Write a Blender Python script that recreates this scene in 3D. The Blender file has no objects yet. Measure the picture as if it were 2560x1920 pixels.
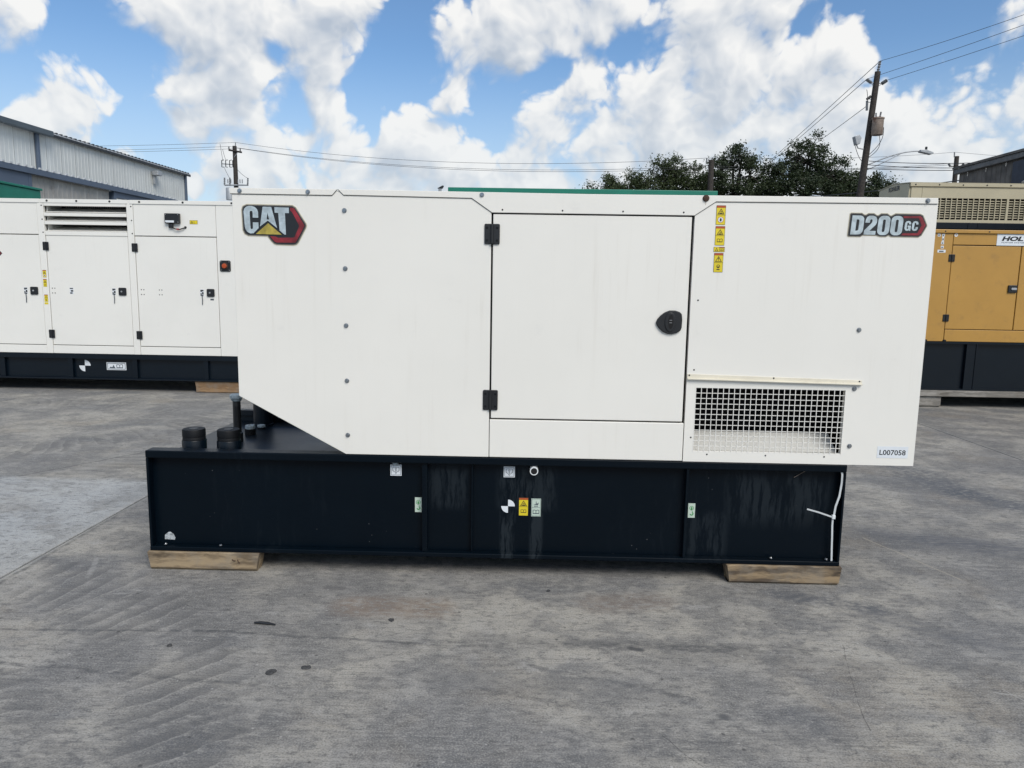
import bpy, bmesh, math, random
from mathutils import Vector, Matrix, Quaternion
R = math.radians
sc = bpy.context.scene
COL = sc.collection
random.seed(7)

# ------------------------------------------------------------------ camera
YAW, PITCH, ROLL = 1.81209118e-02, 1.38397032e-01, 1.64801514e-02
CAM = Vector((0.0, -3.44, 1.456))
_f = Vector((-math.sin(YAW) * math.cos(PITCH), math.cos(YAW) * math.cos(PITCH), -math.sin(PITCH)))
_r = Vector((math.cos(YAW), math.sin(YAW), 0))
_u = _r.cross(_f)
_r2 = _r * math.cos(ROLL) + _u * math.sin(ROLL)
_u2 = -_r * math.sin(ROLL) + _u * math.cos(ROLL)
cd = bpy.data.cameras.new('camera')
cd.sensor_width = 36.0
cd.lens = 1800 / 2560 * 36
cd.clip_start = 0.05
cd.clip_end = 3000
cam = bpy.data.objects.new('camera', cd)
m = Matrix((_r2, _u2, -_f)).transposed().to_4x4()
m.translation = CAM
cam.matrix_world = m
COL.objects.link(cam)
sc.camera = cam

# ------------------------------------------------------------------ node helper
class NT:
    def __init__(s, tree):
        s.t = tree; s.n = tree.nodes; s.l = tree.links
    def put(s, sock, v):
        if hasattr(v, 'is_linked') or isinstance(v, bpy.types.NodeSocket):
            s.l.new(v, sock)
        elif v is not None:
            sock.default_value = v
    def new(s, ty, **kw):
        n = s.n.new(ty)
        for k, v in kw.items(): setattr(n, k, v)
        return n
    def ma(s, op, a, b=None, c=None, clamp=False):
        n = s.new('ShaderNodeMath', operation=op); n.use_clamp = clamp
        s.put(n.inputs[0], a); s.put(n.inputs[1], b); s.put(n.inputs[2], c)
        return n.outputs[0]
    def vm(s, op, a, b=None, c=None):
        n = s.new('ShaderNodeVectorMath', operation=op)
        s.put(n.inputs[0], a); s.put(n.inputs[1], b)
        if c is not None: s.put(n.inputs[3] if op == 'SCALE' else n.inputs[2], c)
        return n.outputs[1] if op in ('DISTANCE', 'LENGTH', 'DOT_PRODUCT') else n.outputs[0]
    def scale(s, a, k):
        n = s.new('ShaderNodeVectorMath', operation='SCALE'); s.put(n.inputs[0], a); s.put(n.inputs[3], k); return n.outputs[0]
    def ss(s, x, a, b, lo=0.0, hi=1.0):
        n = s.new('ShaderNodeMapRange', interpolation_type='SMOOTHSTEP')
        s.put(n.inputs[0], x); n.inputs[1].default_value = a; n.inputs[2].default_value = b
        n.inputs[3].default_value = lo; n.inputs[4].default_value = hi
        return n.outputs[0]
    def noise(s, vec, scale, detail=4, rough=.55, dist=0.0, col=False, lac=2.0):
        n = s.new('ShaderNodeTexNoise'); s.put(n.inputs['Vector'], vec)
        n.inputs['Scale'].default_value = scale; s.put(n.inputs['Detail'], detail)
        n.inputs['Roughness'].default_value = rough; n.inputs['Distortion'].default_value = dist
        n.inputs['Lacunarity'].default_value = lac
        return n.outputs['Color'] if col else n.outputs[0]
    def vor(s, vec, scale, feature='F1', smooth=.4, out='Distance', flat2=False):
        n = s.new('ShaderNodeTexVoronoi', feature=feature, voronoi_dimensions='2D' if flat2 else '3D'); s.put(n.inputs['Vector'], vec)
        n.inputs['Scale'].default_value = scale
        if feature == 'SMOOTH_F1': n.inputs['Smoothness'].default_value = smooth
        return n.outputs[out]
    def mix(s, f, a, b, mode='MIX'):
        n = s.new('ShaderNodeMix', data_type='RGBA', blend_type=mode); n.clamp_factor = True
        s.put(n.inputs[0], f)
        for sk, v in ((n.inputs[6], a), (n.inputs[7], b)):
            s.put(sk, (*v, 1.0) if isinstance(v, tuple) and len(v) == 3 else v)
        return n.outputs[2]
    def mixf(s, f, a, b):
        n = s.new('ShaderNodeMix', data_type='FLOAT'); s.put(n.inputs[0], f); s.put(n.inputs[2], a); s.put(n.inputs[3], b); return n.outputs[0]
    def sep(s, v):
        n = s.new('ShaderNodeSeparateXYZ'); s.put(n.inputs[0], v); return n.outputs
    def comb(s, x, y, z):
        n = s.new('ShaderNodeCombineXYZ'); s.put(n.inputs[0], x); s.put(n.inputs[1], y); s.put(n.inputs[2], z); return n.outputs[0]
    def bump(s, h, strength, dist=.01):
        n = s.new('ShaderNodeBump'); s.put(n.inputs['Height'], h); n.inputs['Strength'].default_value = strength
        n.inputs['Distance'].default_value = dist; return n.outputs[0]

# ------------------------------------------------------------------ sky with cumulus, and a veiled sun
SUN_DIR = Vector((0.34, -0.62, 0.71)).normalized()          # towards the sun
SUN_EL = math.asin(SUN_DIR.z)
SUN_AZ = math.atan2(SUN_DIR.x, SUN_DIR.y)

def pix_dir(x, y):                                            # bearing of a cloud, as a unit direction
    k = 2560 / 2212.0
    return (_f + _r2 * ((x * k - 1280) / 1800) - _u2 * ((y * k - 960) / 1800)).normalized()

CLOUDS = [  # bearings of the cumulus heads and their angular size
    (470, 80, 150), (420, 190, 105), (510, 215, 85), (560, 30, 100), (400, 30, 70),
    (730, 40, 95), (700, 130, 62), (665, 60, 60), (170, 235, 80), (225, 195, 52), (85, 270, 62), (10, 15, 60),
    (690, 275, 78), (620, 340, 95), (720, 370, 110), (520, 370, 75), (890, 270, 88), (920, 350, 120), (1010, 380, 110),
    (990, 90, 85), (1085, 70, 100), (1200, 20, 95), (980, 190, 70), (1310, 10, 80),
    (1180, 300, 115), (1240, 215, 95), (1330, 310, 130), (1420, 250, 150), (1500, 110, 115), (1600, 160, 120),
    (1640, 290, 150), (1760, 130, 85), (1840, 110, 62), (1800, 330, 140), (1480, 380, 120), (1650, 0, 85),
    (2000, 210, 90), (2090, 165, 78), (2170, 260, 125), (1960, 330, 125), (2200, 45, 55), (2120, 370, 110), (1890, 240, 60),
    (1000, 420, 90), (1180, 410, 90), (850, 420, 80), (1330, 420, 100), (1560, 420, 110), (1750, 420, 100), (640, 425, 70), (415, 400, 26), (285, 330, 44)]
GAPS = [(850, 140, 95), (800, 230, 62), (615, 240, 46), (1085, 235, 78), (1400, 80, 60), (1170, 140, 45), (2010, 75, 95), (300, 300, 70), (300, 100, 60), (1735, 60, 34), (1050, 300, 40), (590, 110, 26)]

world = bpy.data.worlds.new('World')
sc.world = world
world.use_nodes = True
wt = world.node_tree
wt.nodes.clear()

grp = bpy.data.node_groups.new('cloud_field', 'ShaderNodeTree')
grp.interface.new_socket('Vector', in_out='INPUT', socket_type='NodeSocketVector')
grp.interface.new_socket('Detail', in_out='INPUT', socket_type='NodeSocketFloat')
grp.interface.new_socket('Field', in_out='OUTPUT', socket_type='NodeSocketFloat')
g = NT(grp)
gi = g.new('NodeGroupInput'); go = g.new('NodeGroupOutput')
v0 = gi.outputs[0]
wv = g.vm('SUBTRACT', g.noise(v0, 7.0, 2, .55, col=True), (.5, .5, .5))
v1 = g.vm('NORMALIZE', g.vm('MULTIPLY_ADD', wv, (.06, .06, .05), v0))
vx, vy, vz = g.sep(v1)
sx = g.comb(vx, vx, vx); sy = g.comb(vy, vy, vy); sz = g.comb(vz, vz, vz)
def heads(lst, grow, comb_op, base):
    """1 - (angle / size)^2 for three cloud heads at a time, combined over the list"""
    out_ = None
    for i in range(0, len(lst), 3):
        tri = (list(lst[i:i + 3]) * 3)[:3] if comb_op == 'MAXIMUM' else (list(lst[i:i + 3]) + [(-4000, 3000, 5)] * 3)[:3]
        cs = [pix_dir(x, y) for x, y, _ in tri]
        ks = [2 / (rr * grow * 2560 / 2212 / 1800) ** 2 for _, _, rr in tri]
        a = g.vm('MULTIPLY_ADD', sx, tuple(c.x * k for c, k in zip(cs, ks)), tuple(1 - k for k in ks))
        a = g.vm('MULTIPLY_ADD', sy, tuple(c.y * k for c, k in zip(cs, ks)), a)
        a = g.vm('MULTIPLY_ADD', sz, tuple(c.z * k for c, k in zip(cs, ks)), a)
        if base: a = g.vm('MAXIMUM', a, (0, 0, 0))
        out_ = a if out_ is None else g.vm(comb_op, out_, a)
    return g.sep(out_)
h = heads(CLOUDS, 1.0, 'MAXIMUM', False)
acc = g.ma('MAXIMUM', g.ma('MAXIMUM', h[0], h[1]), h[2])
acc = g.ma('MAXIMUM', acc, -1.6)
h = heads(GAPS, 1.25, 'ADD', True)                            # blue openings between them
acc = g.ma('MULTIPLY', g.ma('SUBTRACT', acc, g.ma('ADD', g.ma('ADD', h[0], h[1]), h[2])), .70)
far = g.noise(v0, 2.3, 4, .5)
far = g.ma('MULTIPLY_ADD', far, 4.2, -2.1)
dotc = g.vm('DOT_PRODUCT', v0, tuple(_f))
infr = g.ss(dotc, .62, .80)
fld = g.mixf(infr, far, acc)
bil = g.ma('ABSOLUTE', g.ma('MULTIPLY_ADD', g.noise(v1, 19.0, 0, .5), 3.4, -1.7))
bil2 = g.ma('ABSOLUTE', g.ma('MULTIPLY_ADD', g.noise(v1, 47.0, 1, .6), 3.4, -1.7))
fb = g.noise(v1, 8.0, gi.outputs[1], .60)
tex = g.ma('MULTIPLY_ADD', g.ma('SUBTRACT', fb, .5), 2.6, g.ma('MULTIPLY_ADD', bil, .52, g.ma('MULTIPLY_ADD', bil2, .30, -.10)))
out = g.ma('ADD', fld, tex)
g.put(go.inputs[0], out)

w = NT(wt)
tc = w.new('ShaderNodeTexCoord')
dirn = tc.outputs['Generated']
def field(vec, det):
    n = w.new('ShaderNodeGroup'); n.node_tree = grp; w.put(n.inputs[0], vec); n.inputs[1].default_value = det; return n.outputs[0]
f0 = field(dirn, 8.0)
f1 = field(w.vm('ADD', dirn, (.012, 0, .026)), 3.5)
grad = w.ma('SUBTRACT', f0, f1)
soft = w.ss(f0, -.08, .80)
crisp = w.ss(f0, .08, .48)
mask = w.mixf(w.ss(grad, -.25, .15), soft, crisp)
deep = w.ma('MAXIMUM', w.ma('SUBTRACT', f1, .35), 0.0)
lit = w.ma('MULTIPLY_ADD', grad, .58, .70)
lit = w.ma('MULTIPLY_ADD', deep, -.36, lit, clamp=True)
ccol = w.mix(lit, (3.7, 4.2, 4.9), (7.3, 7.25, 7.1))
sky = w.new('ShaderNodeTexSky', sky_type='NISHITA')
sky.sun_disc = False
sky.sun_elevation = SUN_EL
sky.sun_rotation = SUN_AZ
sky.altitude = 20
sky.air_density = 1.0
sky.dust_density = 0.3
sky.ozone_density = 1.4
el = w.sep(dirn)[2]
hz = w.ss(el, .30, -.02)
skyc = w.mix(1.0, sky.outputs[0], (.76, .93, 1.06), 'MULTIPLY')
skyc = w.mix(w.ma('MULTIPLY', hz, .55), skyc, (3.9, 4.9, 5.9))
col = w.mix(w.ma('MULTIPLY', mask, .96), skyc, ccol)
col = w.mix(w.ma('MULTIPLY', w.ss(el, .30, .02), .48), col, (5.2, 5.8, 6.3))
bgn = w.new('ShaderNodeBackground')
w.put(bgn.inputs[0], col)
bgn.inputs[1].default_value = 0.13
wo = w.new('ShaderNodeOutputWorld')
w.put(wo.inputs[0], bgn.outputs[0])
world.cycles.sampling_method = 'MANUAL'
world.cycles.sample_map_resolution = 256

sd = bpy.data.lights.new('sun', 'SUN')
sd.energy = 2.85
sd.angle = R(32)
sd.color = (1.0, .945, .86)
sun = bpy.data.objects.new('sun', sd)
sun.rotation_euler = (-SUN_DIR).to_track_quat('-Z', 'Y').to_euler()
sun.location = (8, -6, 25)
COL.objects.link(sun)

sc.view_settings.view_transform = 'Standard'
sc.view_settings.look = 'None'
sc.view_settings.exposure = 0.0
sc.view_settings.gamma = 1.0
sc.view_settings.use_curve_mapping = False
sc.render.engine = 'CYCLES'
sc.cycles.use_denoising = True
sc.cycles.max_bounces = 4
sc.cycles.diffuse_bounces = 2
sc.cycles.glossy_bounces = 2
sc.cycles.transparent_max_bounces = 4
sc.cycles.caustics_reflective = False
sc.cycles.caustics_refractive = False

# ------------------------------------------------------------------ mesh helpers
ORG = {}
def org(p):
    return ORG.get(p.name, Vector((0, 0, 0))) if p is not None else Vector((0, 0, 0))

def tag(o, label=None, cat=None, group=None, kind=None):
    if label: o['label'] = label
    if cat: o['category'] = cat
    if group: o['group'] = group
    if kind: o['kind'] = kind
    return o

def thing(name, loc, label, cat, group=None):
    o = bpy.data.objects.new(name, None)
    o.empty_display_size = .2
    o.location = loc
    COL.objects.link(o)
    ORG[o.name] = Vector(loc)
    return tag(o, label, cat, group)

def link(name, me, parent=None, loc=None, mats=None):
    o = bpy.data.objects.new(name, me)
    COL.objects.link(o)
    if parent is not None: o.parent = parent
    if loc is not None: o.location = Vector(loc) - (org(parent))
    if mats is not None and not me.materials: me.materials.append(mats)
    return o

class MB:
    """collects world-space shapes; build() makes ONE mesh object of them"""
    def __init__(s): s.v = []; s.f = []
    def add(s, vs, fs):
        b = len(s.v); s.v += [tuple(p) for p in vs]; s.f += [[i + b for i in f] for f in fs]; return s
    def box(s, x0, x1, y0, y1, z0, z1):
        return s.add([(x0, y0, z0), (x1, y0, z0), (x1, y1, z0), (x0, y1, z0), (x0, y0, z1), (x1, y0, z1), (x1, y1, z1), (x0, y1, z1)],
                     [(0, 3, 2, 1), (4, 5, 6, 7), (0, 1, 5, 4), (1, 2, 6, 5), (2, 3, 7, 6), (3, 0, 4, 7)])
    def prism(s, pts, y0, y1):                     # polygon in XZ (counter-clockwise seen from -Y), extruded along Y
        n = len(pts)
        vs = [(x, y0, z) for x, z in pts] + [(x, y1, z) for x, z in pts]
        fs = [list(range(n)), list(range(2 * n - 1, n - 1, -1))]
        fs += [(i, i + n, (i + 1) % n + n, (i + 1) % n) for i in range(n)]
        return s.add(vs, fs)
    def prismx(s, pts, x0, x1):                    # polygon in YZ extruded along X
        n = len(pts)
        vs = [(x0, y, z) for y, z in pts] + [(x1, y, z) for y, z in pts]
        fs = [list(range(n - 1, -1, -1)), list(range(n, 2 * n))]
        fs += [(i, (i + 1) % n, (i + 1) % n + n, i + n) for i in range(n)]
        return s.add(vs, fs)
    def tube(s, path, rad, n=8, cap=True):
        path = [Vector(p) for p in path]
        rads = rad if isinstance(rad, (list, tuple)) else [rad] * len(path)
        vs = []; fs = []
        up = None
        for i, p in enumerate(path):
            t = (path[min(i + 1, len(path) - 1)] - path[max(i - 1, 0)]).normalized()
            if up is None:
                up = Vector((0, 0, 1)) if abs(t.z) < .9 else Vector((0, 1, 0))
            a = t.cross(up).normalized(); b = a.cross(t).normalized(); up = b
            for k in range(n):
                an = 2 * math.pi * k / n
                vs.append(p + (a * math.cos(an) + b * math.sin(an)) * rads[i])
        for i in range(len(path) - 1):
            for k in range(n):
                k2 = (k + 1) % n
                fs.append((i * n + k, i * n + k2, (i + 1) * n + k2, (i + 1) * n + k))
        if cap:
            fs.append(tuple(range(n - 1, -1, -1))); fs.append(tuple(range((len(path) - 1) * n, len(path) * n)))
        return s.add(vs, fs)
    def lathe(s, c, prof, axis='z', n=24):         # profile [(radius, height)] about c
        c = Vector(c); vs = []; fs = []
        for r, h in prof:
            for k in range(n):
                a = 2 * math.pi * k / n; p, q = r * math.cos(a), r * math.sin(a)
                vs.append(c + (Vector((p, q, h)) if axis == 'z' else Vector((p, -h, q)) if axis == 'y' else Vector((h, p, q))))
        for i in range(len(prof) - 1):
            for k in range(n):
                k2 = (k + 1) % n
                fs.append((i * n + k, i * n + k2, (i + 1) * n + k2, (i + 1) * n + k))
        fs.append(tuple(range(n - 1, -1, -1))); fs.append(tuple(range((len(prof) - 1) * n, len(prof) * n)))
        return s.add(vs, fs)
    def mesh(s, name, mat, off=Vector((0, 0, 0)), smooth=False):
        me = bpy.data.meshes.new(name)
        me.from_pydata([Vector(p) - off for p in s.v], [], s.f)
        bm = bmesh.new(); bm.from_mesh(me); bmesh.ops.recalc_face_normals(bm, faces=bm.faces); bm.to_mesh(me); bm.free()
        if mat: me.materials.append(mat)
        if smooth:
            for p in me.polygons: p.use_smooth = True
        me.update()
        return me
    def build(s, name, mat, parent=None, bevel=0, seg=2, smooth=False):
        off = org(parent)
        me = s.mesh(name, mat, off, smooth)
        o = link(name, me, parent)
        if parent is not None: ORG[o.name] = off
        if bevel:
            b = o.modifiers.new('bevel', 'BEVEL'); b.width = bevel; b.segments = seg; b.limit_method = 'ANGLE'; b.angle_limit = R(35)
            b.harden_normals = False
        if smooth:
            es = o.modifiers.new('split', 'EDGE_SPLIT'); es.split_angle = R(40)
        return o

def arc(cx, cz, r, a0, a1, n=6, rz=None):
    rz = rz or r
    return [(cx + r * math.cos(R(a0 + (a1 - a0) * i / n)), cz + rz * math.sin(R(a0 + (a1 - a0) * i / n))) for i in range(n + 1)]
def rrect(x0, x1, z0, z1, r, n=5):
    return arc(x1 - r, z0 + r, r, -90, 0, n) + arc(x1 - r, z1 - r, r, 0, 90, n) + arc(x0 + r, z1 - r, r, 90, 180, n) + arc(x0 + r, z0 + r, r, 180, 270, n)
def circ(cx, cz, r, n=20):
    return [(cx + r * math.cos(2 * math.pi * i / n), cz + r * math.sin(2 * math.pi * i / n)) for i in range(n)]

def flat(name, loops, y, thick, mat, parent, xf=None):
    """flat shape facing -Y from closed XZ loops (inner loops are holes), its face at y"""
    cu = bpy.data.curves.new(name, 'CURVE'); cu.dimensions = '2D'; cu.fill_mode = 'BOTH'; cu.extrude = thick / 2
    for lp in loops:
        sp = cu.splines.new('POLY'); sp.points.add(len(lp) - 1); sp.use_cyclic_u = True
        for p, (x, z) in zip(sp.points, lp): p.co = (x, z, 0, 1)
    return curve_mesh(name, cu, y, thick, mat, parent, xf)

def curve_mesh(name, cu, y, thick, mat, parent, xf=None):
    tmp = bpy.data.objects.new('tmp', cu); COL.objects.link(tmp)
    dg = bpy.context.evaluated_depsgraph_get(); dg.update()
    me = bpy.data.meshes.new_from_object(tmp.evaluated_get(dg))
    me.name = name
    bpy.data.objects.remove(tmp); bpy.data.curves.remove(cu)
    off = org(parent)
    for v in me.vertices:
        a, b, c = v.co
        if xf: a, b = xf(a, b)
        v.co = Vector((a, y + thick / 2 - c, b)) - off
    me.materials.clear(); me.materials.append(mat)
    me.update()
    o = link(name, me, parent)
    if parent is not None: ORG[o.name] = off
    return o

def text(name, s, x, z, h, y, mat, parent, width=None, bold=0.0, shear=0.0, thick=.0008):
    """lettering with its baseline-left at (x, z), cap height h, optional total width; face at y"""
    cu = bpy.data.curves.new(name, 'FONT'); cu.body = s; cu.size = 1.0; cu.offset = bold; cu.extrude = thick / 2; cu.resolution_u = 3
    cu.shear = shear
    tmp = bpy.data.objects.new('tmp', cu); COL.objects.link(tmp)
    dg = bpy.context.evaluated_depsgraph_get(); dg.update()
    me = bpy.data.meshes.new_from_object(tmp.evaluated_get(dg)); me.name = name
    bpy.data.objects.remove(tmp); bpy.data.curves.remove(cu)
    xs = [v.co.x for v in me.vertices]; zs = [v.co.y for v in me.vertices]
    k = h / (max(zs) - min(zs)); kx = k if width is None else width / (max(xs) - min(xs))
    off = org(parent); x0 = min(xs); z0 = min(zs)
    for v in me.vertices:
        a, b, c = v.co
        v.co = Vector((x + (a - x0) * kx, y + thick / 2 - c, z + (b - z0) * k)) - off
    me.materials.clear(); me.materials.append(mat); me.update()
    o = link(name, me, parent)
    if parent is not None: ORG[o.name] = off
    return o

# ------------------------------------------------------------------ materials
def mk(name):
    ma = bpy.data.materials.new(name); ma.use_nodes = True
    n = NT(ma.node_tree); p = ma.node_tree.nodes['Principled BSDF']
    return ma, n, p

def M(name, col, rough=.5, metal=0.0, var=.10, vs=6.0, bump=0.0, bs=60.0, coat=0.0, dirt=None, spec=.5):
    ma, n, p = mk(name)
    pos = n.new('ShaderNodeNewGeometry').outputs['Position']
    f = n.ss(n.noise(pos, vs, 5, .6), .3, .7)
    c = n.mix(f, tuple(x * (1 - var) for x in col), tuple(min(1, x * (1 + var)) for x in col))
    if dirt:
        dc, amt, ds = dirt
        d = n.ss(n.noise(pos, ds, 6, .65), .52, .75)
        c = n.mix(n.ma('MULTIPLY', d, amt), c, dc)
    n.put(p.inputs['Base Color'], c)
    p.inputs['Metallic'].default_value = metal
    p.inputs['Specular IOR Level'].default_value = spec
    r = n.ma('MULTIPLY_ADD', n.noise(pos, vs * 3, 3), .16, rough - .08)
    n.put(p.inputs['Roughness'], r)
    p.inputs['Coat Weight'].default_value = coat
    p.inputs['Coat Roughness'].default_value = .15
    if bump: n.put(p.inputs['Normal'], n.bump(n.noise(pos, bs, 3), bump, .004))
    return ma

def paint_white(name, col, streak=.5):
    """powder-coated sheet: near-white, faint orange peel, rain streaks and dust"""
    ma, n, p = mk(name)
    pos = n.new('ShaderNodeNewGeometry').outputs['Position']
    st = n.noise(n.vm('MULTIPLY', pos, (26, 26, 1.1)), 1.0, 4, .6)
    st = n.ma('MULTIPLY', n.ss(st, .52, .78), n.ss(n.noise(pos, 1.7, 2), .42, .7))
    big = n.ss(n.noise(pos, 1.3, 4, .6), .3, .7)
    c = n.mix(big, tuple(x * .965 for x in col), col)
    c = n.mix(n.ma('MULTIPLY', st, .45 * streak), c, (.42, .37, .29))
    sp = n.ss(n.vor(pos, 38.0), .055, .02)
    sp = n.ma('MULTIPLY', sp, n.ss(n.noise(pos, 5.0, 2), .60, .70))
    c = n.mix(n.ma('MULTIPLY', sp, .45), c, (.30, .28, .25))
    sm = n.ma('MULTIPLY', n.ss(n.noise(pos, 7.0, 5, .7), .60, .78), .10)
    c = n.mix(sm, c, (.38, .38, .38))
    n.put(p.inputs['Base Color'], c)
    n.put(p.inputs['Roughness'], n.ma('MULTIPLY_ADD', n.noise(pos, 9, 4), .22, .27))
    h = n.ma('MULTIPLY_ADD', n.noise(pos, 3.2, 2), 2.2, n.ma('MULTIPLY', n.noise(pos, 190, 2), .05))
    n.put(p.inputs['Normal'], n.bump(h, .10, .006))
    return ma

def paint_tank(name, col, amt=1.0, spec=.14):
    """dark semi-gloss enamel with dried water runs and dust"""
    ma, n, p = mk(name)
    pos = n.new('ShaderNodeNewGeometry').outputs['Position']
    warp = n.vm('MULTIPLY_ADD', n.noise(pos, 14, 2, col=True), (.03, 0, 0), pos)
    st = n.noise(n.vm('MULTIPLY', warp, (46, 10, 5.0)), 1.0, 6, .68)
    zone = n.ss(n.noise(n.vm('MULTIPLY', pos, (1.9, 1.0, 1.0)), 1.0, 3, .55), .50, .66)
    xx, yy, zz = n.sep(pos)
    runs = n.ma('MULTIPLY', n.ss(st, .50, .66), zone)
    def patch(x0, x1, z0, z1, s=.03):
        a = n.ma('MULTIPLY', n.ss(xx, x0 - s, x0 + s), n.ss(xx, x1 + s, x1 - s))
        b = n.ma('MULTIPLY', n.ss(zz, z0 - s, z0 + s), n.ss(zz, z1 + s, z1 - s)); return n.ma('MULTIPLY', a, b)
    pt = patch(-.11, -.035, .06, .33, .012)
    pt = n.ma('MAXIMUM', pt, patch(.04, .10, .06, .32, .012))
    pt = n.ma('MAXIMUM', pt, n.ma('MULTIPLY', patch(-.12, .16, .34, .56), .75))
    pt = n.ma('MAXIMUM', pt, n.ma('MULTIPLY', patch(-.46, -.28, .34, .55), .7))
    pt = n.ma('MAXIMUM', pt, n.ma('MULTIPLY', patch(.82, 1.02, .12, .34), .65))
    pt = n.ma('MAXIMUM', pt, n.ma('MULTIPLY', patch(1.02, 1.50, .30, .55, .06), .65))
    pt = n.ma('MULTIPLY', pt, n.ss(st, .42, .56))
    runs = n.ma('MAXIMUM', n.ma('MULTIPLY', runs, .22), pt)
    fl = n.ss(n.vor(pos, 30.0), .09, .04)
    fl = n.ma('MULTIPLY', fl, n.ss(n.noise(pos, 3.5, 2), .60, .72))
    c = n.mix(n.noise(pos, 2.0, 4), tuple(x * .8 for x in col), tuple(x * 1.3 for x in col))
    c = n.mix(n.ma('MULTIPLY', runs, .17 * amt), c, (.075, .095, .110))
    c = n.mix(n.ma('MULTIPLY', fl, .35 * amt), c, (.30, .31, .32))
    n.put(p.inputs['Base Color'], c)
    n.put(p.inputs['Roughness'], n.ma('MULTIPLY_ADD', runs, .30, n.ma('MULTIPLY_ADD', n.noise(pos, 6, 4), .15, .28)))
    p.inputs['Specular IOR Level'].default_value = spec
    n.put(p.inputs['Normal'], n.bump(n.ma('MULTIPLY_ADD', n.noise(pos, 2.6, 2), 2.0, n.ma('MULTIPLY', n.noise(pos, 120, 2), .06)), .10, .006))
    return ma

def wood(name, a, b, dark=.5):
    ma, n, p = mk(name)
    pos = n.new('ShaderNodeNewGeometry').outputs['Position']
    q = n.vm('MULTIPLY', pos, (1.8, 24, 24))
    q = n.vm('MULTIPLY_ADD', n.noise(pos, 6, 2, col=True), (.0, 1.6, 1.6), q)
    gr = n.noise(q, 1.0, 6, .65)
    c = n.mix(n.ss(gr, .38, .60), a, b)
    knot = n.ss(n.noise(n.vm('MULTIPLY', pos, (4, 9, 16)), 1.0, 4, .6), .54, .66)
    c = n.mix(n.ma('MULTIPLY', knot, dark), c, (.045, .032, .022))
    gy = n.ss(n.noise(pos, 9, 5, .65), .42, .66)
    c = n.mix(n.ma('MULTIPLY', gy, .42), c, (.22, .20, .17))
    n.put(p.inputs['Base Color'], c); p.inputs['Roughness'].default_value = .85
    n.put(p.inputs['Normal'], n.bump(gr, .55, .004))
    return ma

WHITE = paint_white('white_powder_coat', (.80, .785, .735))
WHITE2 = paint_white('white_powder_coat_clean', (.80, .79, .745), .25)
CREAM = M('cream_trim', (.70, .66, .55), .5, var=.05, dirt=((.35, .30, .22), .35, 9))
NAVY = paint_tank('navy_black_enamel', (.0012, .0040, .0076))
NAVY2 = paint_tank('navy_black_enamel_clean', (.0008, .0042, .0090), .25, .34)
BLACK = M('black_plastic', (.010, .011, .013), .42, var=.2, bump=.1, bs=220)
RUBBER = M('black_rubber', (.004, .005, .007), .6, var=.2, spec=.25)
DARK = M('dark_interior', (.006, .006, .007), .9, var=.2)
ZINC = M('zinc_bolt', (.34, .36, .38), .34, metal=1.0, var=.15, vs=40)
RUST = M('rusty_bolt', (.055, .028, .018), .85, var=.4, vs=80)
CAPGREY = M('grey_cast_cap', (.26, .32, .36), .55, var=.25, vs=60, dirt=((.08, .09, .09), .6, 50))
RIVET = M('dark_rivet', (.05, .05, .05), .5, metal=.4)
SILVER = M('silver_print', (.46, .53, .56), .32, metal=.25, var=.22, vs=22)
INK = M('black_print', (.010, .012, .015), .45, var=.1)
BRONZE = M('dull_border_print', (.16, .15, .13), .5, var=.2, vs=30)
CREAMPRINT = M('pale_border_print', (.62, .58, .45), .5, var=.05)
REDP = M('red_print', (.22, .018, .026), .38, var=.45, vs=16)
GOLD = M('gold_print', (.40, .32, .060), .42, var=.35, vs=18)
YEL = M('yellow_label', (.70, .56, .02), .5, var=.08)
ORG_ = M('orange_red_print', (.42, .075, .02), .5)
INKB = M('label_ink', (.06, .045, .012), .55)
PAPER = M('white_label', (.70, .74, .78), .5, var=.04)
PALE = M('pale_green_label', (.50, .60, .52), .5, var=.06)
GREENINK = M('green_ink', (.04, .26, .07), .5)
GREYINK = M('grey_ink', (.07, .09, .11), .5)
TIE = M('nylon_tie', (.55, .58, .60), .45, var=.08)
STEEL = M('bare_steel', (.35, .36, .37), .5, metal=.5, var=.3, vs=30)
LUMBER = wood('lumber_timber', (.33, .25, .155), (.15, .11, .068), .65)
LUMBER2 = wood('lumber_streaked', (.30, .22, .13), (.085, .062, .042), .95)
LUMBER3 = wood('lumber_brown', (.30, .19, .10), (.19, .115, .06))
LUMBERG = wood('lumber_grey', (.30, .285, .26), (.17, .16, .145))
YELLOW = M('ochre_enamel', (.44, .245, .055), .42, var=.05, vs=2, bump=.05, bs=3, dirt=((.22, .13, .05), .35, 6))
TAN = M('tan_enamel', (.46, .42, .30), .5, var=.05, vs=3)
TEAL = M('teal_enamel', (.004, .17, .115), .42, var=.08, vs=3)
ORANGE = M('orange_button', (.45, .07, .015), .4)
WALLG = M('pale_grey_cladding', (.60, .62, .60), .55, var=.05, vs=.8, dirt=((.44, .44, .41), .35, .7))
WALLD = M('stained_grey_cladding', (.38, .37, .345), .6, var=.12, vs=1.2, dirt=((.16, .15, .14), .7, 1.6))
BLUEST = M('slate_blue_trim', (.085, .115, .165), .5, var=.08, vs=1)
GUTTER = M('dark_gutter', (.07, .09, .105), .5, var=.1, vs=1)
ROOFM = M('pale_roof_sheet', (.50, .52, .54), .45, var=.08, vs=1)
WALLB = M('weathered_brown_cladding', (.115, .105, .095), .7, var=.35, vs=2.5, dirt=((.05, .045, .04), .7, 1.8))
POLE = M('creosoted_timber', (.040, .034, .030), .9, var=.4, vs=14)
GALV = M('galvanised_steel', (.36, .38, .40), .5, metal=.3, var=.1)
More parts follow.
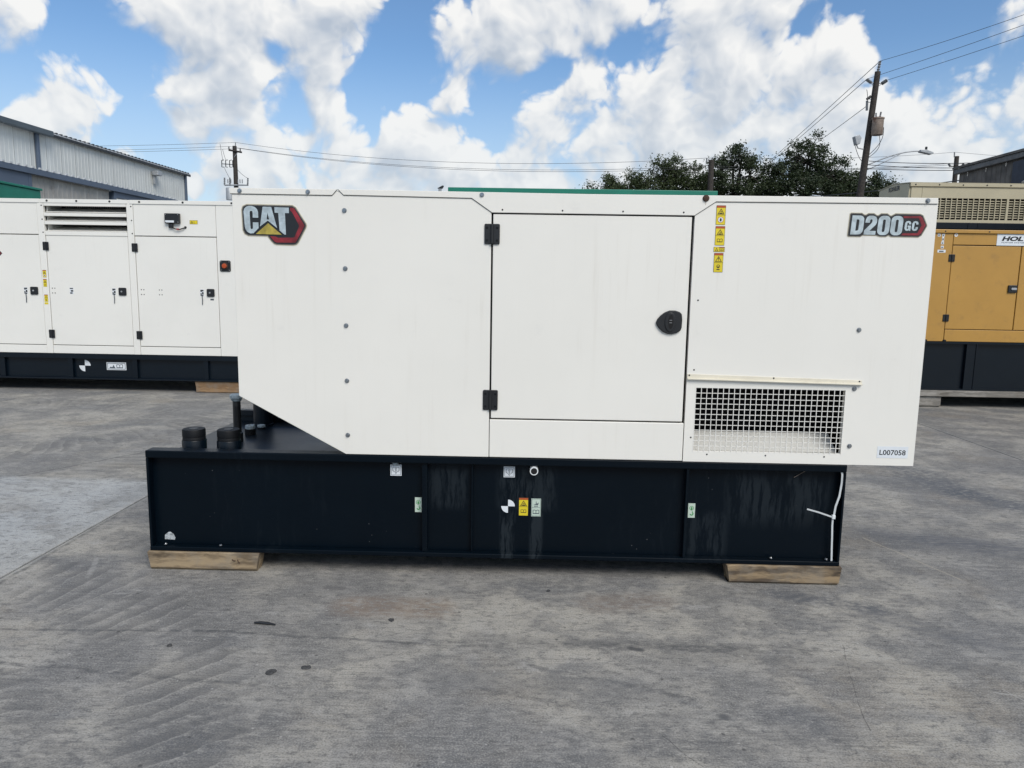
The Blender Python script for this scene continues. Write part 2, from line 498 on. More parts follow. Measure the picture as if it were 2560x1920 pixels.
INSUL = M('grey_insulator', (.16, .17, .18), .45, var=.2)
TRAFO = M('rusted_can', (.24, .19, .155), .7, var=.3, vs=5, dirt=((.15, .06, .03), 1.0, 2.6))
WIRE = M('wire', (.045, .047, .05), .6)

# ------------------------------------------------------------------ concrete yard
def concrete():
    ma, n, p = mk('broomed_concrete')
    pos = n.new('ShaderNodeNewGeometry').outputs['Position']
    oi = n.new('ShaderNodeObjectInfo').outputs['Color']
    wn = n.vm('SUBTRACT', n.noise(pos, 5.0, 3, .6, col=True), (.5, .5, .5))
    q = n.vm('MULTIPLY_ADD', wn, (.16, .16, 0), pos)
    q2 = n.vm('MULTIPLY_ADD', wn, (.028, .028, 0), pos)
    big = n.noise(q, .95, 4, .62)
    med = n.noise(n.vm('MULTIPLY', q, (1, 1.25, 1)), 3.2, 6, .68)
    fine = n.noise(n.vm('MULTIPLY', pos, (.75, 1.3, 1)), 26, 4, .72)
    grit = n.noise(pos, 150, 1, .7)
    big2 = n.noise(q, 2.1, 3, .6)
    br = n.noise(n.vm('MULTIPLY', q2, (2.6, 105, 1)), 1.0, 4, .66)
    x, y, z = n.sep(q2)
    c = n.mix(n.ss(big, .40, .60), (.215, .216, .218), (.400, .385, .350))
    c = n.mix(n.ma('MULTIPLY', n.ss(med, .44, .60), .72), c, (.165, .167, .170))
    c = n.mix(n.ma('MULTIPLY', n.ss(med, .46, .34), .55), c, (.42, .412, .39))
    blue = n.ss(n.noise(n.vm('MULTIPLY', q, (.8, 1.7, 1)), 1.35, 5, .62), .52, .64)
    c = n.mix(n.ma('MULTIPLY', blue, .60), c, (.125, .134, .150))
    tan = n.ss(n.noise(n.vm('ADD', q, (31, 7, 0)), 1.1, 4, .62), .54, .68)
    c = n.mix(n.ma('MULTIPLY', tan, .40), c, (.275, .238, .185))
    wht = n.ss(n.noise(n.vm('MULTIPLY', n.vm('ADD', q, (3, 51, 0)), (.9, 1.7, 1)), 3.1, 6, .75), .57, .72)
    c = n.mix(n.ma('MULTIPLY', wht, .55), c, (.50, .50, .495))
    # pale cement residue on the slab left of the long joint
    xw, yw, zw = n.sep(q)
    pal = n.ma('MULTIPLY', n.ma('LESS_THAN', n.sep(pos)[0], -2.53), n.ma('MULTIPLY', n.ss(yw, 1.66, 1.50), n.ss(yw, -.5, .25)))
    pal = n.ma('MULTIPLY', pal, n.ss(xw, -5.2, -4.2))
    pal = n.ma('MULTIPLY', pal, n.ss(med, .64, .40, .45, 1.0))
    c = n.mix(n.ma('MULTIPLY', pal, .80), c, (.50, .53, .555))
    c = n.mix(n.ma('MULTIPLY', n.ss(fine, .50, .64), .62), c, (.115, .117, .120))
    c = n.mix(n.ma('MULTIPLY', n.ss(fine, .48, .36), .42), c, (.37, .365, .35))
    c = n.mix(n.ma('MULTIPLY', n.ss(grit, .53, .66), .42), c, (.42, .415, .40))
    c = n.mix(n.ma('MULTIPLY', n.ss(grit, .47, .34), .44), c, (.075, .075, .078))
    # broom texture: fine lines running across the slab
    c = n.mix(n.ma('MULTIPLY', n.ss(br, .52, .68), .26), c, (.385, .38, .37))
    c = n.mix(n.ma('MULTIPLY', n.ss(br, .48, .32), .30), c, (.095, .096, .10))
    # scuffs left by lugged tyres in tight turns
    def ring(cx, cy, r0, r1, ks, kt, amt):
        nonlocal c
        dx = n.ma('SUBTRACT', x, cx); dy = n.ma('SUBTRACT', y, cy)
        d = n.ma('SQRT', n.ma('ADD', n.ma('MULTIPLY', dx, dx), n.ma('MULTIPLY', dy, dy)))
        an = n.ma('ARCTAN2', dy, dx)
        band = n.ma('MULTIPLY', n.ss(d, r1 + .01, r1 - .02), n.ss(d, r0 - .2, r0 + .3))
        ph = n.ma('MULTIPLY_ADD', an, ks, n.ma('MULTIPLY', d, kt))
        ph = n.ma('MULTIPLY_ADD', big2, 1.7, ph)
        saw = n.ma('FRACT', ph)
        # each lug print: crisp pale rim, dark behind it, fading out; the outer edge of the track is scalloped
        rim = n.ma('MULTIPLY_ADD', saw, -.10, r1)
        band = n.ma('MULTIPLY', n.ss(n.ma('SUBTRACT', d, rim), .012, -.012), n.ss(d, r0 - .05, r0 + .08))
        band = n.ma('MULTIPLY', band, n.ss(big2, .36, .56))
        lug = n.ma('MULTIPLY', n.ma('MULTIPLY', n.ss(saw, .95, .10), n.ss(saw, .0, .04)), band)
        lug = n.ma('MULTIPLY', lug, n.ss(fine, .62, .40, .45, 1.0))
        edge = n.ma('MULTIPLY', n.ma('MULTIPLY', n.ss(saw, .90, .97), n.ss(saw, 1.0, .98)), n.ma('MULTIPLY', band, n.ss(med, .42, .54)))
        c = n.mix(n.ma('MULTIPLY', lug, amt), c, (.082, .084, .090))
        c = n.mix(n.ma('MULTIPLY', edge, amt * .6), c, (.40, .395, .375))
    ring(-2.9, -2.0, 1.72, 2.17, 19.0, -2.4, .58)
    ring(-2.75, -2.3, 1.25, 1.62, 15.0, 3.4, .42)
    ring(-6.0, 4.4, 2.45, 2.95, 22.0, 3.0, .46)
    ring(-5.2, 2.6, 1.9, 2.35, 18.0, -3.2, .36)
    ring(3.6, -3.4, 1.7, 2.15, 15.0, -2.6, .24)
    flatp = n.vm('MULTIPLY', q2, (1, 1, 0))
    # single marks: skids, cracks, scrapes
    def seg(ax, ay, bx, by, w, colr, amt, breakup=None):
        nonlocal c
        dx, dy = bx - ax, by - ay; L2 = dx * dx + dy * dy
        t = n.ma('ADD', n.vm('DOT_PRODUCT', flatp, (dx / L2, dy / L2, 0)), -(ax * dx + ay * dy) / L2, clamp=True)
        d = n.vm('DISTANCE', n.vm('MULTIPLY_ADD', n.comb(t, t, 0.0), (-dx, -dy, 0), flatp), (ax, ay, 0))
        f = n.ma('MULTIPLY', n.ss(d, w, w * .25), amt)
        if breakup: f = n.ma('MULTIPLY', f, n.ss(fine if breakup == 1 else br, .34, .56))
        c = n.mix(f, c, colr)
    DK = (.060, .064, .072); LT = (.46, .46, .45)
    seg(-2.6, -.68, -1.30, -.63, .014, DK, .55, 1)
    seg(-1.30, -.63, -.45, -.69, .016, DK, .50, 1)
    seg(-.45, -.69, 1.2, -.66, .050, DK, .34, 1)
    seg(-2.2, -.90, -.95, -1.02, .017, DK, .45, 1)
    seg(.05, -.84, .62, -1.04, .018, DK, .40, 1)
    seg(-.15, -1.00, .16, -1.10, .020, DK, .35, 1)
    seg(.55, -.74, 1.9, -.78, .06, DK, .22, 2)
    seg(-.2, -.62, .9, -.68, .05, DK, .30, 2)
    seg(1.25, -.14, 1.62, -.27, .09, (.085, .095, .115), .55, 1)
    seg(1.60, -.34, 2.05, -.66, .11, (.085, .095, .115), .42, 2)
    seg(3.1, 2.70, 3.2, 1.7, .24, (.085, .098, .12), .58, 1)
    seg(3.2, 1.7, 3.6, 1.05, .22, (.085, .098, .12), .62, 1)
    seg(2.15, .82, 2.9, .42, .18, (.090, .10, .122), .62, 2)
    seg(2.4, .68, 3.2, .60, .13, (.090, .10, .122), .45, 2)
    seg(2.02, .70, 2.24, .10, .008, (.42, .39, .33), .60)
    seg(-1.84, -.10, -2.02, -.52, .006, (.44, .43, .40), .5, 1)
    seg(-2.22, .12, -2.12, -.12, .020, LT, .42, 1)
    seg(1.74, -.94, 1.84, -.97, .005, LT, .6, 1); seg(1.79, -.92, 1.82, -1.00, .004, LT, .6, 1)
    seg(1.33, -.62, 1.20, -1.05, .0025, (.05, .05, .052), .6, 1)
    seg(1.20, -1.05, 1.17, -1.20, .003, (.05, .05, .052), .7, 1)
    seg(.47, -1.25, .53, -1.35, .003, (.045, .045, .047), .75, 1)
    seg(.53, -1.35, .62, -1.47, .003, (.045, .045, .047), .75, 1)
    seg(-3.70, 1.62, -3.18, 2.43, .008, (.05, .05, .055), .8)
    seg(-3.18, 2.43, -2.60, 3.3, .008, (.05, .05, .055), .6)
    seg(-.75, -.36, -.40, -.37, .16, (.26, .185, .13), .42, 1)
    seg(.35, -.28, .62, -.24, .14, (.235, .185, .15), .38, 1)
    seg(-1.9, 4.4, .0, 4.0, .4, (.20, .16, .13), .4, 1)
    seg(.70, -1.14, .705, -1.142, .030, (.075, .08, .09), .75); seg(.45, -.69, .49, -.70, .022, (.06, .063, .07), .8)
    seg(1.2, -1.42, 1.24, -1.425, .02, (.075, .08, .09), .6)
    seg(-.92, -.18, -.86, -.185, .035, (.12, .12, .125), .6)
    seg(-2.535, -3.0, -2.535, 1.8, .055, (.42, .43, .43), .38, 1)
    seg(-2.49, -.4, -2.50, .9, .018, (.07, .07, .07), .5, 1)
    seg(4.36, 2.5, 4.36, 6.0, .03, (.40, .40, .39), .3, 1)
    seg(-1.6, -1.45, -.9, -1.25, .20, (.10, .105, .115), .35, 1)
    seg(.2, -1.30, 1.0, -1.20, .16, (.105, .11, .12), .30, 1)
    seg(-.3, -.95, .5, -1.0, .10, (.105, .11, .12), .28, 2)
    # chips and specks
    vd = n.vor(pos, 15.0, flat2=True); gate = n.ss(n.noise(pos, 23, 2), .60, .68)
    c = n.mix(n.ma('MULTIPLY', n.ma('MULTIPLY', n.ss(vd, .10, .03), gate), .55), c, (.56, .56, .55))
    vd2 = n.vor(n.vm('ADD', pos, (5.3, 2.7, 0)), 11.0, flat2=True); gate2 = n.ss(n.noise(pos, 17, 2), .58, .66)
    c = n.mix(n.ma('MULTIPLY', n.ma('MULTIPLY', n.ss(vd2, .11, .04), gate2), .75), c, (.055, .055, .058))
    c = n.mix(1.0, c, oi, 'MULTIPLY')
    n.put(p.inputs['Base Color'], c)
    n.put(p.inputs['Roughness'], n.ma('MULTIPLY_ADD', med, .25, .62))
    p.inputs['Specular IOR Level'].default_value = .35
    h = n.ma('MULTIPLY_ADD', n.noise(n.vm('MULTIPLY', pos, (2.6, 105, 1)), 1.0, 2, .6), .6, n.noise(pos, 70, 3, .75))
    n.put(p.inputs['Normal'], n.bump(h, .5, .006))
    return ma
CONC = concrete()

ground = MB().add([(-600, -600, -.03), (600, -600, -.03), (600, 1200, -.03), (-600, 1200, -.03)], [(0, 1, 2, 3)]).build('ground', CONC)
ground.color = (.7, .7, .7, 1)
tag(ground, kind='structure')
xs = [-16.75, -13.2, -9.65, -6.10, -2.53, 4.36, 7.85, 11.35, 14.85]
rows = [-10.2, -6.4, 8.2, 15.2, 22.2]
rs = random.Random(3)
for i in range(len(xs) - 1):
    ys = list(rows)
    if xs[i] < -6.2 or xs[i] > 4: ys = [-10.2, -6.4, -2.6, 8.2, 15.2, 22.2]
    for j in range(len(ys) - 1):
        gz = .006
        s = MB().box(xs[i] + gz, xs[i + 1] - gz, ys[j] + gz, ys[j + 1] - gz, -.15, 0).build('concrete_slab', CONC, ground, bevel=.005)
        t = .82 + rs.random() * .10
        s.color = (t, t * .99, t * .965, 1)
        if xs[i] == -2.53 and ys[j] == -6.4: s.color = (.88, .868, .845, 1)

# litter on the slab
tw = MB().tube([(-1.135, -.560, .006), (-1.105, -.564, .009), (-1.07, -.566, .007), (-1.04, -.573, .006)], [.004, .006, .0055, .003], 6).build('twig', INK)
tag(tw, 'thin black stick lying on the bare concrete', 'twig')
def scrap(x, y, r, label, ma, seed):
    rr = random.Random(seed); pts = []
    for k in range(9):
        a = 2 * math.pi * k / 9; d = r * (.65 + .6 * rr.random()); pts.append((x + d * math.cos(a) * 1.25, y + d * math.sin(a)))
    b = MB(); n_ = len(pts)
    vs = [(px, py, .001) for px, py in pts] + [(x + (px - x) * .8, y + (py - y) * .8, .005 + .004 * rr.random()) for px, py in pts] + [(x, y, .006)]
    fs = [(k, (k + 1) % n_, (k + 1) % n_ + n_, k + n_) for k in range(n_)] + [(k + n_, (k + 1) % n_ + n_, 2 * n_) for k in range(n_)] + [tuple(range(n_ - 1, -1, -1))]
    o = b.add(vs, fs).build('tar_scrap', ma)
    tag(o, label, 'scrap', 'scraps on the concrete')
TAR = M('tar', (.045, .046, .048), .75, var=.4, vs=120, bump=.4, bs=150)
scrap(-.93, -.94, .018, 'flat oval black tar scrap, the larger of two side by side', TAR, 1)
scrap(-.81, -.90, .014, 'ragged black tar scrap beside a flat oval one', TAR, 2)
scrap(-.56, -.50, .012, 'square black scrap beside the rusty stain on the concrete', TAR, 3)
scrap(-1.40, -.76, .010, 'small brown-black scrap among the tyre tread scuffs', TAR, 4)
scrap(.13, -.16, .008, 'small dark scrap on the concrete before the tank', TAR, 6)

# ------------------------------------------------------------------ small hardware shared by the machines
_hb = MB().lathe((0, 0, 0), [(.0112, 0), (.0112, .002), (.0104, .0028)], 'y', 18)
_hb.lathe((0, 0, 0), [(.0078, .0025), (.0078, .0070), (.0068, .0082)], 'y', 6)
BOLT = _hb.mesh('bolt', ZINC)
_rb = MB().lathe((0, 0, 0), [(.0155, 0), (.0155, .003), (.012, .009), (.005, .011)], 'y', 16)
RBOLT = _rb.mesh('rusty_bolt', RUST)
RIV = MB().lathe((0, 0, 0), [(.0042, 0), (.0038, .0015), (.002, .0024)], 'y', 10).mesh('rivet', RIVET)
SCREW = MB().lathe((0, 0, 0), [(.006, 0), (.006, .0012), (.0035, .0016)], 'y', 10).mesh('screw', RUBBER)
_n = [0]
def bolt(parent, x, z, y=0.0, me=None, name='bolt', k=1.0, rot=0):
    o = link(name, me or BOLT, parent, (x, y, z))
    if k != 1.0: o.scale = (k, k, k)
    _n[0] += 1
    o.rotation_euler = (0, R((_n[0] * 37) % 60), R(rot))
    return o

def hinge(parent, x, z, y, w, h):
    o = MB().prism(rrect(x - w / 2, x + w / 2, z - h / 2, z + h / 2, .006), y - .007, y + .001).build('hinge', BLACK, parent, bevel=.002)
    MB().tube([(x, y - .010, z - h * .47), (x, y - .010, z + h * .47)], .0075, 12).build('hinge_pin', BLACK, o, smooth=True)
    for sx in (-1, 1):
        for sz in (-1, 1): link('screw', SCREW, o, (x + sx * w * .33, y - .007, z + sz * h * .31))
    return o

def warn(parent, x0, x1, z0, z1, y, kind):
    """two-cell yellow safety label with orange header, drawn as thin print layers"""
    w_, h_ = x1 - x0, z1 - z0
    o = MB().prism(rrect(x0, x1, z0, z1, .002, 3), y - .0007, y).build('warning_label', INKB, parent)
    e = .0016; zt = z1 - h_ * .115; zm = z0 + h_ * .50
    t = .0004; ya = y - .0007
    MB().box(x0 + e, x1 - e, ya - t, ya, zt, z1 - e).build('label_header', ORG_, o)
    MB().box(x0 + e, x1 - e, ya - t, ya, zm + e * .5, zt - e * .6).build('label_cell', YEL, o)
    MB().box(x0 + e, x1 - e, ya - t, ya, z0 + e, zm - e * .5).build('label_cell', YEL, o)
    yb = ya - t
    cx = (x0 + x1) / 2; ct = (zm + zt) / 2; r = w_ * .37; hh = (zt - zm) * .80
    tri = [(cx - r, ct - hh / 2), (cx + r, ct - hh / 2), (cx, ct + hh / 2)]
    k = .70
    c3 = ct - hh / 6
    tin = [(cx + (a - cx) * k, c3 + (b - c3) * k) for a, b in tri]
    flat('label_print', [tri, tin], yb - t, t, INKB, o)
    if kind in ('excl', 'hook'):
        flat('label_print', [[(cx - .0016, ct - hh * .12), (cx + .0016, ct - hh * .12), (cx + .0022, ct + hh * .18), (cx - .0022, ct + hh * .18)]], yb - t, t, INKB, o)
        flat('label_print', [circ(cx, ct - hh * .24, .0018, 8)], yb - t, t, INKB, o)
    else:
        flat('label_print', [[(cx - r * .45, ct - hh * .38), (cx + r * .45, ct - hh * .38), (cx + r * .4, ct - hh * .22), (cx - r * .4, ct - hh * .22)]], yb - t, t, INKB, o)
        flat('label_print', [[(cx - r * .22, ct - hh * .05), (cx + r * .30, ct - hh * .12), (cx + r * .26, ct - hh * .02), (cx - r * .1, ct + hh * .08)]], yb - t, t, INKB, o)
    cb = (z0 + zm) / 2 + .001
    if kind == 'hand':
        flat('label_print', [circ(cx, cb, w_ * .31)], yb - t, t, ORG_, o)
        flat('label_print', [circ(cx, cb, w_ * .27)], yb - 2 * t, t, PAPER, o)
        s = w_ * .012
        hand = [(-7, -14), (6, -14), (8, -4), (12, 2), (10, 5), (6, 2), (6, 13), (3.6, 13), (3, 5), (2.4, 16), (-.2, 16), (-.6, 5), (-1.2, 14), (-3.8, 14), (-4, 4), (-5, 9), (-7.4, 9), (-8, -4)]
        flat('label_print', [[(cx + a * s, cb + b * s) for a, b in hand]], yb - 3 * t, t, INK, o)
    elif kind == 'excl':
        flat('label_print', [circ(cx, cb + .004, w_ * .19), circ(cx, cb + .004, w_ * .13)], yb - t, t, INKB, o)
        flat('label_print', [[(cx - w_ * .1, cb + .004), (cx + w_ * .1, cb + .004), (cx + w_ * .05, cb - .002), (cx - w_ * .05, cb - .002)]], yb - t, t, INKB, o)
        flat('label_print', [[(cx - w_ * .17, cb - .013), (cx + w_ * .17, cb - .013), (cx + w_ * .17, cb - .008), (cx - w_ * .17, cb - .008)]], yb - t, t, INKB, o)
    else:
        book(o, cx, cb, w_ * .58, w_ * .38, yb, INKB)
    return o

def book(parent, cx, cz, w_, h_, y, ink):
    t = .0004; a, b = w_ / 2, h_ / 2; e = w_ * .09
    lp = [(cx - a, cz - b), (cx + a, cz - b), (cx + a, cz + b * .75), (cx + a * .55, cz + b), (cx, cz + b * .72), (cx - a * .55, cz + b), (cx - a, cz + b * .75)]
    i1 = [(cx - a + e, cz - b + e * 1.5), (cx - e * .5, cz - b + e * 1.5), (cx - e * .5, cz + b * .5), (cx - a * .55, cz + b - e), (cx - a + e, cz + b * .6)]
    i2 = [(2 * cx - p, q_) for p, q_ in reversed(i1)]
    flat('label_print', [lp, i1, i2], y - t, t, ink, parent)

def drain_label(parent, x0, x1, z0, z1, y):
    o = MB().box(x0, x1, y - .0007, y, z0, z1).build('drain_label', PAPER, parent)
    t = .0004; ya = y - .0007; w_ = x1 - x0; cx = (x0 + x1) / 2; cz = (z0 + z1) / 2
    e = w_ * .07; g_ = w_ * .10
    ring = [(x0 + e, z0 + e), (x1 - e, z0 + e), (x1 - e, z1 - e), (x0 + e, z1 - e)]
    ring2 = [(x0 + g_, z0 + g_), (x1 - g_, z0 + g_), (x1 - g_, z1 - g_), (x0 + g_, z1 - g_)]
    flat('label_print', [ring, ring2], ya - t, t, GREYINK, o)
    u = w_ / 100
    pan = [(-30, 28), (-30, -6), (-14, -16), (-10, -13), (-26, -3), (-26, 25), (26, 25), (26, -3), (10, -13), (14, -16), (30, -6), (30, 28)]
    flat('label_print', [[(cx + a * u, cz + b * u) for a, b in pan]], ya - t, t, GREYINK, o)
    ar = [(-5, 2), (-5, -20), (-11, -20), (0, -36), (11, -20), (5, -20), (5, 2)]
    ai = [(-2, -1), (-2, -23), (-6, -23), (0, -31), (6, -23), (2, -23), (2, -1)]
    flat('label_print', [[(cx + a * u, cz + b * u) for a, b in ar], [(cx + a * u, cz + b * u) for a, b in ai]], ya - t, t, GREYINK, o)
    flat('label_print', [circ(cx, cz + 13 * u, 8 * u, 12), circ(cx, cz + 13 * u, 4.5 * u, 12)], ya - t, t, GREYINK, o)

def hook_label(parent, x0, x1, z0, z1, y):
    o = MB().box(x0, x1, y - .0007, y, z0, z1).build('hook_label', PALE, parent)
    t = .0004; ya = y - .0007; cx = (x0 + x1) / 2; u = (z1 - z0) / 100; cz = (z0 + z1) / 2
    flat('label_print', [circ(cx, cz + 17 * u, 15 * u), circ(cx, cz + 17 * u, 12 * u)], ya - t, t, GREENINK, o)
    flat('label_print', [[(cx - 4 * u, cz + 2 * u), (cx + 4 * u, cz + 2 * u), (cx + 4 * u, cz + 15 * u), (cx + 9 * u, cz + 15 * u), (cx, cz + 27 * u), (cx - 9 * u, cz + 15 * u), (cx - 4 * u, cz + 15 * u)]], ya - t, t, GREENINK, o)
    a = arc(cx + 1 * u, cz - 22 * u, 13 * u, 70, -170, 14)
    b = arc(cx + 1 * u, cz - 22 * u, 6 * u, -170, 60, 14)
    flat('label_print', [a + b + [(cx + 3 * u, cz - 4 * u), (cx + 9 * u, cz - 2 * u)]], ya - t, t, GREENINK, o)

def target_mark(parent, cx, cz, r, y):
    q1 = [(cx, cz)] + arc(cx, cz, r, 0, 90, 10)
    q3 = [(cx, cz)] + arc(cx, cz, r, 180, 270, 10)
    o = flat('balance_mark', [q1], y - .0007, .0006, PAPER, parent)
    flat('balance_mark', [q3], y - .0007, .0006, PAPER, parent)
    return o

# ------------------------------------------------------------------ the white generator set in the middle of the yard
gen = thing('generator_set', (0, .6, .095), 'white enclosed generator set with a black fuel tank base and a square side door', 'generator')
D = 1.21                                            # depth of the set
# base tank
def wb(x, z):                                       # front face -> recessed web, same bearing
    k = 1 + .045 / 3.44
    return x * k, 1.456 + (z - 1.456) * k
BX0, BX1 = -1.872, 1.574
MB().box(BX0, BX1, .045, .07, .119, .572).build('tank_web', NAVY, gen)
MB().box(BX0, BX1, 0, .075, .573, .611).build('top_flange', NAVY, gen, bevel=.005)
MB().box(BX0, BX1, 0, .075, .095, .118).build('bottom_flange', NAVY, gen, bevel=.004)
MB().box(BX0 + .001, BX0 + .013, .002, .075, .118, .573).build('end_flange', NAVY, gen, bevel=.002)
MB().box(BX1 - .011, BX1 - .001, .002, .075, .118, .573).build('end_flange', NAVY, gen, bevel=.002)
for (xa, xb, dpt) in ((-.500, -.474, .012), (-.256, -.248, .020), (.800, .812, .006)):
    MB().box(xa, xb, dpt, .046, .118, .573).build('stiffener', NAVY, gen, bevel=.0015)
MB().box(BX0 - .018, BX1 - .004, .075, D - .06, .10, .536).build('tank_body', NAVY2, gen, bevel=.004)
rr_ = MB().box(BX0, BX1, D - .06, D, .573, .611); rr_.box(BX0, BX1, D - .045, D - .02, .118, .573); rr_.box(BX0, BX1, D - .06, D, .095, .118)
rr_.build('rear_rail', NAVY2, gen, bevel=.003)
for x in (-1.80, -1.52, 1.24, 1.513): bolt(gen, x, .1235, .018, me=BOLT, name='frame_bolt', k=.8).rotation_euler = (R(-90), 0, R(x * 50))
# fittings on the tank top
def cap(x, y, r=.056):
    o = MB().lathe((x, y, .536), [(r, 0), (r, .088), (r * .97, .092)], 'z', 28).build('filler_neck', NAVY2, gen, smooth=True)
    MB().lathe((x, y, .628), [(r * .94, 0), (r * .94, .012), (r * .93, .013), (r * .93, .018), (r * .95, .019), (r * .95, .050), (r * .90, .056)], 'z', 28).build('cap', RUBBER, o, smooth=True)
    MB().lathe((x, y, .684), [(r * .40, 0), (r * .38, .0015)], 'z', 20).build('cap_disc', BLACK, o)
cap(-1.716, .20, .060); cap(-1.534, .20, .060)
vp = MB().lathe((-1.638, .57, .536), [(.030, 0), (.030, .05), (.0225, .055), (.0215, .20), (.0225, .205), (.0215, .212), (.0215, .238)], 'z', 20).build('vent_pipe', BLACK, gen, smooth=True)
MB().lathe((-1.638, .57, .770), [(.024, 0), (.029, .006), (.030, .014), (.036, .018), (.037, .032), (.030, .040), (.012, .043)], 'z', 20).build('vent_cap', CAPGREY, vp, smooth=True)
sc1 = MB().lathe((-1.639, .76, .536), [(.032, 0), (.032, .034), (.030, .036)], 'z', 20).build('gauge_fitting', RUBBER, gen, smooth=True)
MB().lathe((-1.639, .76, .572), [(.028, 0), (.029, .016), (.026, .021), (.012, .0215), (.011, .017)], 'z', 20).build('gauge_cap', CAPGREY, sc1, smooth=True)
sc2 = MB().lathe((-1.635, .93, .536), [(.024, 0), (.024, .012)], 'z', 16).build('plug_fitting', RUBBER, gen, smooth=True)
MB().lathe((-1.635, .93, .548), [(.026, 0), (.026, .012), (.018, .014)], 'z', 6).build('plug_cap', CAPGREY, sc2)
MB().lathe((-1.666, 1.05, .536), [(.064, 0), (.064, .012), (.059, .014), (.059, .215), (.064, .217), (.064, .235), (.05, .242)], 'z', 24).build('relief_vent', NAVY2, gen, smooth=True)
for x in (-1.648, -1.620): MB().add([(x, .085, .5372), (x + .012, .085, .5372), (x + .012, .155, .5372), (x, .155, .5372)], [(0, 1, 2, 3)]).build('tank_label', PAPER, gen)
MB().add([(-1.66, .62, .5372), (-1.648, .62, .5372), (-1.648, .68, .5372), (-1.66, .68, .5372)], [(0, 1, 2, 3)]).build('tank_label', PAPER, gen)
# labels on the tank web
WY = .0448
def wrect(x0, x1, z0, z1):
    a, b = wb(x0, z0); c, d = wb(x1, z1); return a, c, b, d
drain_label(gen, *wrect(-.654, -.599, .510, .566), WY)
drain_label(gen, *wrect(-.096, -.041, .514, .568), WY)
hook_label(gen, *wrect(-.533, -.500, .327, .402), WY)
hook_label(gen, *wrect(.814, .848, .329, .402), WY)
target_mark(gen, *wb(-.072, .367), .034, WY)
warn(gen, *wrect(-.019, .028, .320, .412), WY, 'book')
x0, x1, z0, z1 = wrect(.043, .090, .318, .409)
o = MB().box(x0, x1, WY - .0007, WY, z0, z1).build('manual_label', PALE, gen)
cz = (z0 + z1) / 2; cx = (x0 + x1) / 2; yy = WY - .0007
flat('label_print', [[(x0 + .002, z0 + .002), (x1 - .002, z0 + .002), (x1 - .002, z1 - .002), (x0 + .002, z1 - .002)], [(x0 + .0035, z0 + .0035), (x1 - .0035, z0 + .0035), (x1 - .0035, z1 - .0035), (x0 + .0035, z1 - .0035)]], yy - .0004, .0004, GREYINK, o)
MB().box(x0 + .003, x1 - .003, yy - .0004, yy, cz - .0008, cz + .0008).build('label_print', GREYINK, o)
book(o, cx, z0 + (cz - z0) * .52, .032, .022, yy, GREYINK)
flat('label_print', [[(cx - .014, cz + .014), (cx - .002, cz + .018), (cx, cz + .036), (cx + .003, cz + .019), (cx + .013, cz + .026), (cx + .010, cz + .013)]], yy - .0004, .0004, GREYINK, o)
flat('label_print', [[(cx - .010, cz + .005), (cx + .010, cz + .005), (cx + .010, cz + .009), (cx - .010, cz + .009)]], yy - .0004, .0004, GREYINK, o)
# drain outlets
px_, pz_ = wb(.052, .573)
po = MB()
po.lathe((px_, .045, pz_ - .012), [(.0205, 0), (.0205, .055)], 'y', 20)
PIPEW = M('white_plastic_pipe', (.72, .75, .76), .4, var=.05)
pipe = po.build('drain_pipe', PIPEW, gen, smooth=True)
MB().lathe((px_, -.0102, pz_ - .012), [(.0160, 0), (.0150, .0008)], 'y', 20).build('pipe_bore', DARK, pipe)
kx, kz = wb(-.626, .584)
kn = MB().lathe((kx, .03, kz - .004), [(.008, -.014), (.013, -.010), (.016, -.002), (.017, .004)], 'z', 16).build('drain_plug', CAPGREY, gen, smooth=True)
# torn silver sticker
pl = [(-.022, -.015), (.024, -.016), (.027, -.006), (.020, .010), (.006, .021), (-.004, .020), (-.021, .006)]
ax, az = wb(-1.769, .173)
torn = flat('torn_label', [[(ax + a * 1.1, az + b * 1.1) for a, b in pl]], WY - .0008, .0008, M('torn_foil', (.40, .43, .45), .45, var=.5, vs=70, bump=.6, bs=90), gen)

# enclosure shell
ZT = 1.866
P_L = [(-1.392, .893), (-.873, .6135), (-.1715, .6135), (-.1715, ZT), (-1.392, ZT)]
pl_ = MB().prism(P_L, 0, .028).build('side_panel', WHITE, gen, bevel=.0025)
for z in (1.783, 1.514, 1.244, .977, .709): bolt(pl_, -.862, z)
pr_ = flat('side_panel', [[(.7755, .6125), (1.888, .6125), (1.888, ZT), (.7755, ZT)], [(.822, .665), (.822, .976), (1.536, .976), (1.536, .665)]], 0, .028, WHITE, gen)
for (x, z) in ((1.574, 1.266), (1.575, .985), (1.574, .705)): bolt(pr_, x, z)
for (x, z) in ((.810, 1.393), (.808, 1.062), (.809, .732), (.891, .6495), (1.174, .6495), (1.457, .6495)): bolt(pr_, x, z, me=RIV, name='rivet')
door = MB().prism([(-.1630, .8075), (.7635, .8075), (.7635, 1.7775), (-.1630, 1.7775)], .001, .026).build('door', WHITE, gen, bevel=.0035, seg=3)
lp = MB().prism([(-.1685, .6135), (.7725, .6135), (.7725, .8005), (-.1685, .8005)], .0005, .027).build('lower_panel', WHITE, gen, bevel=.003)
MB().box(-.20, .80, .030, .05, .62, 1.80).build('door_seal', DARK, gen)
hinge(door, -.167, 1.685, .0005, .072, .094)
hinge(door, -.166, .897, .0005, .072, .098)
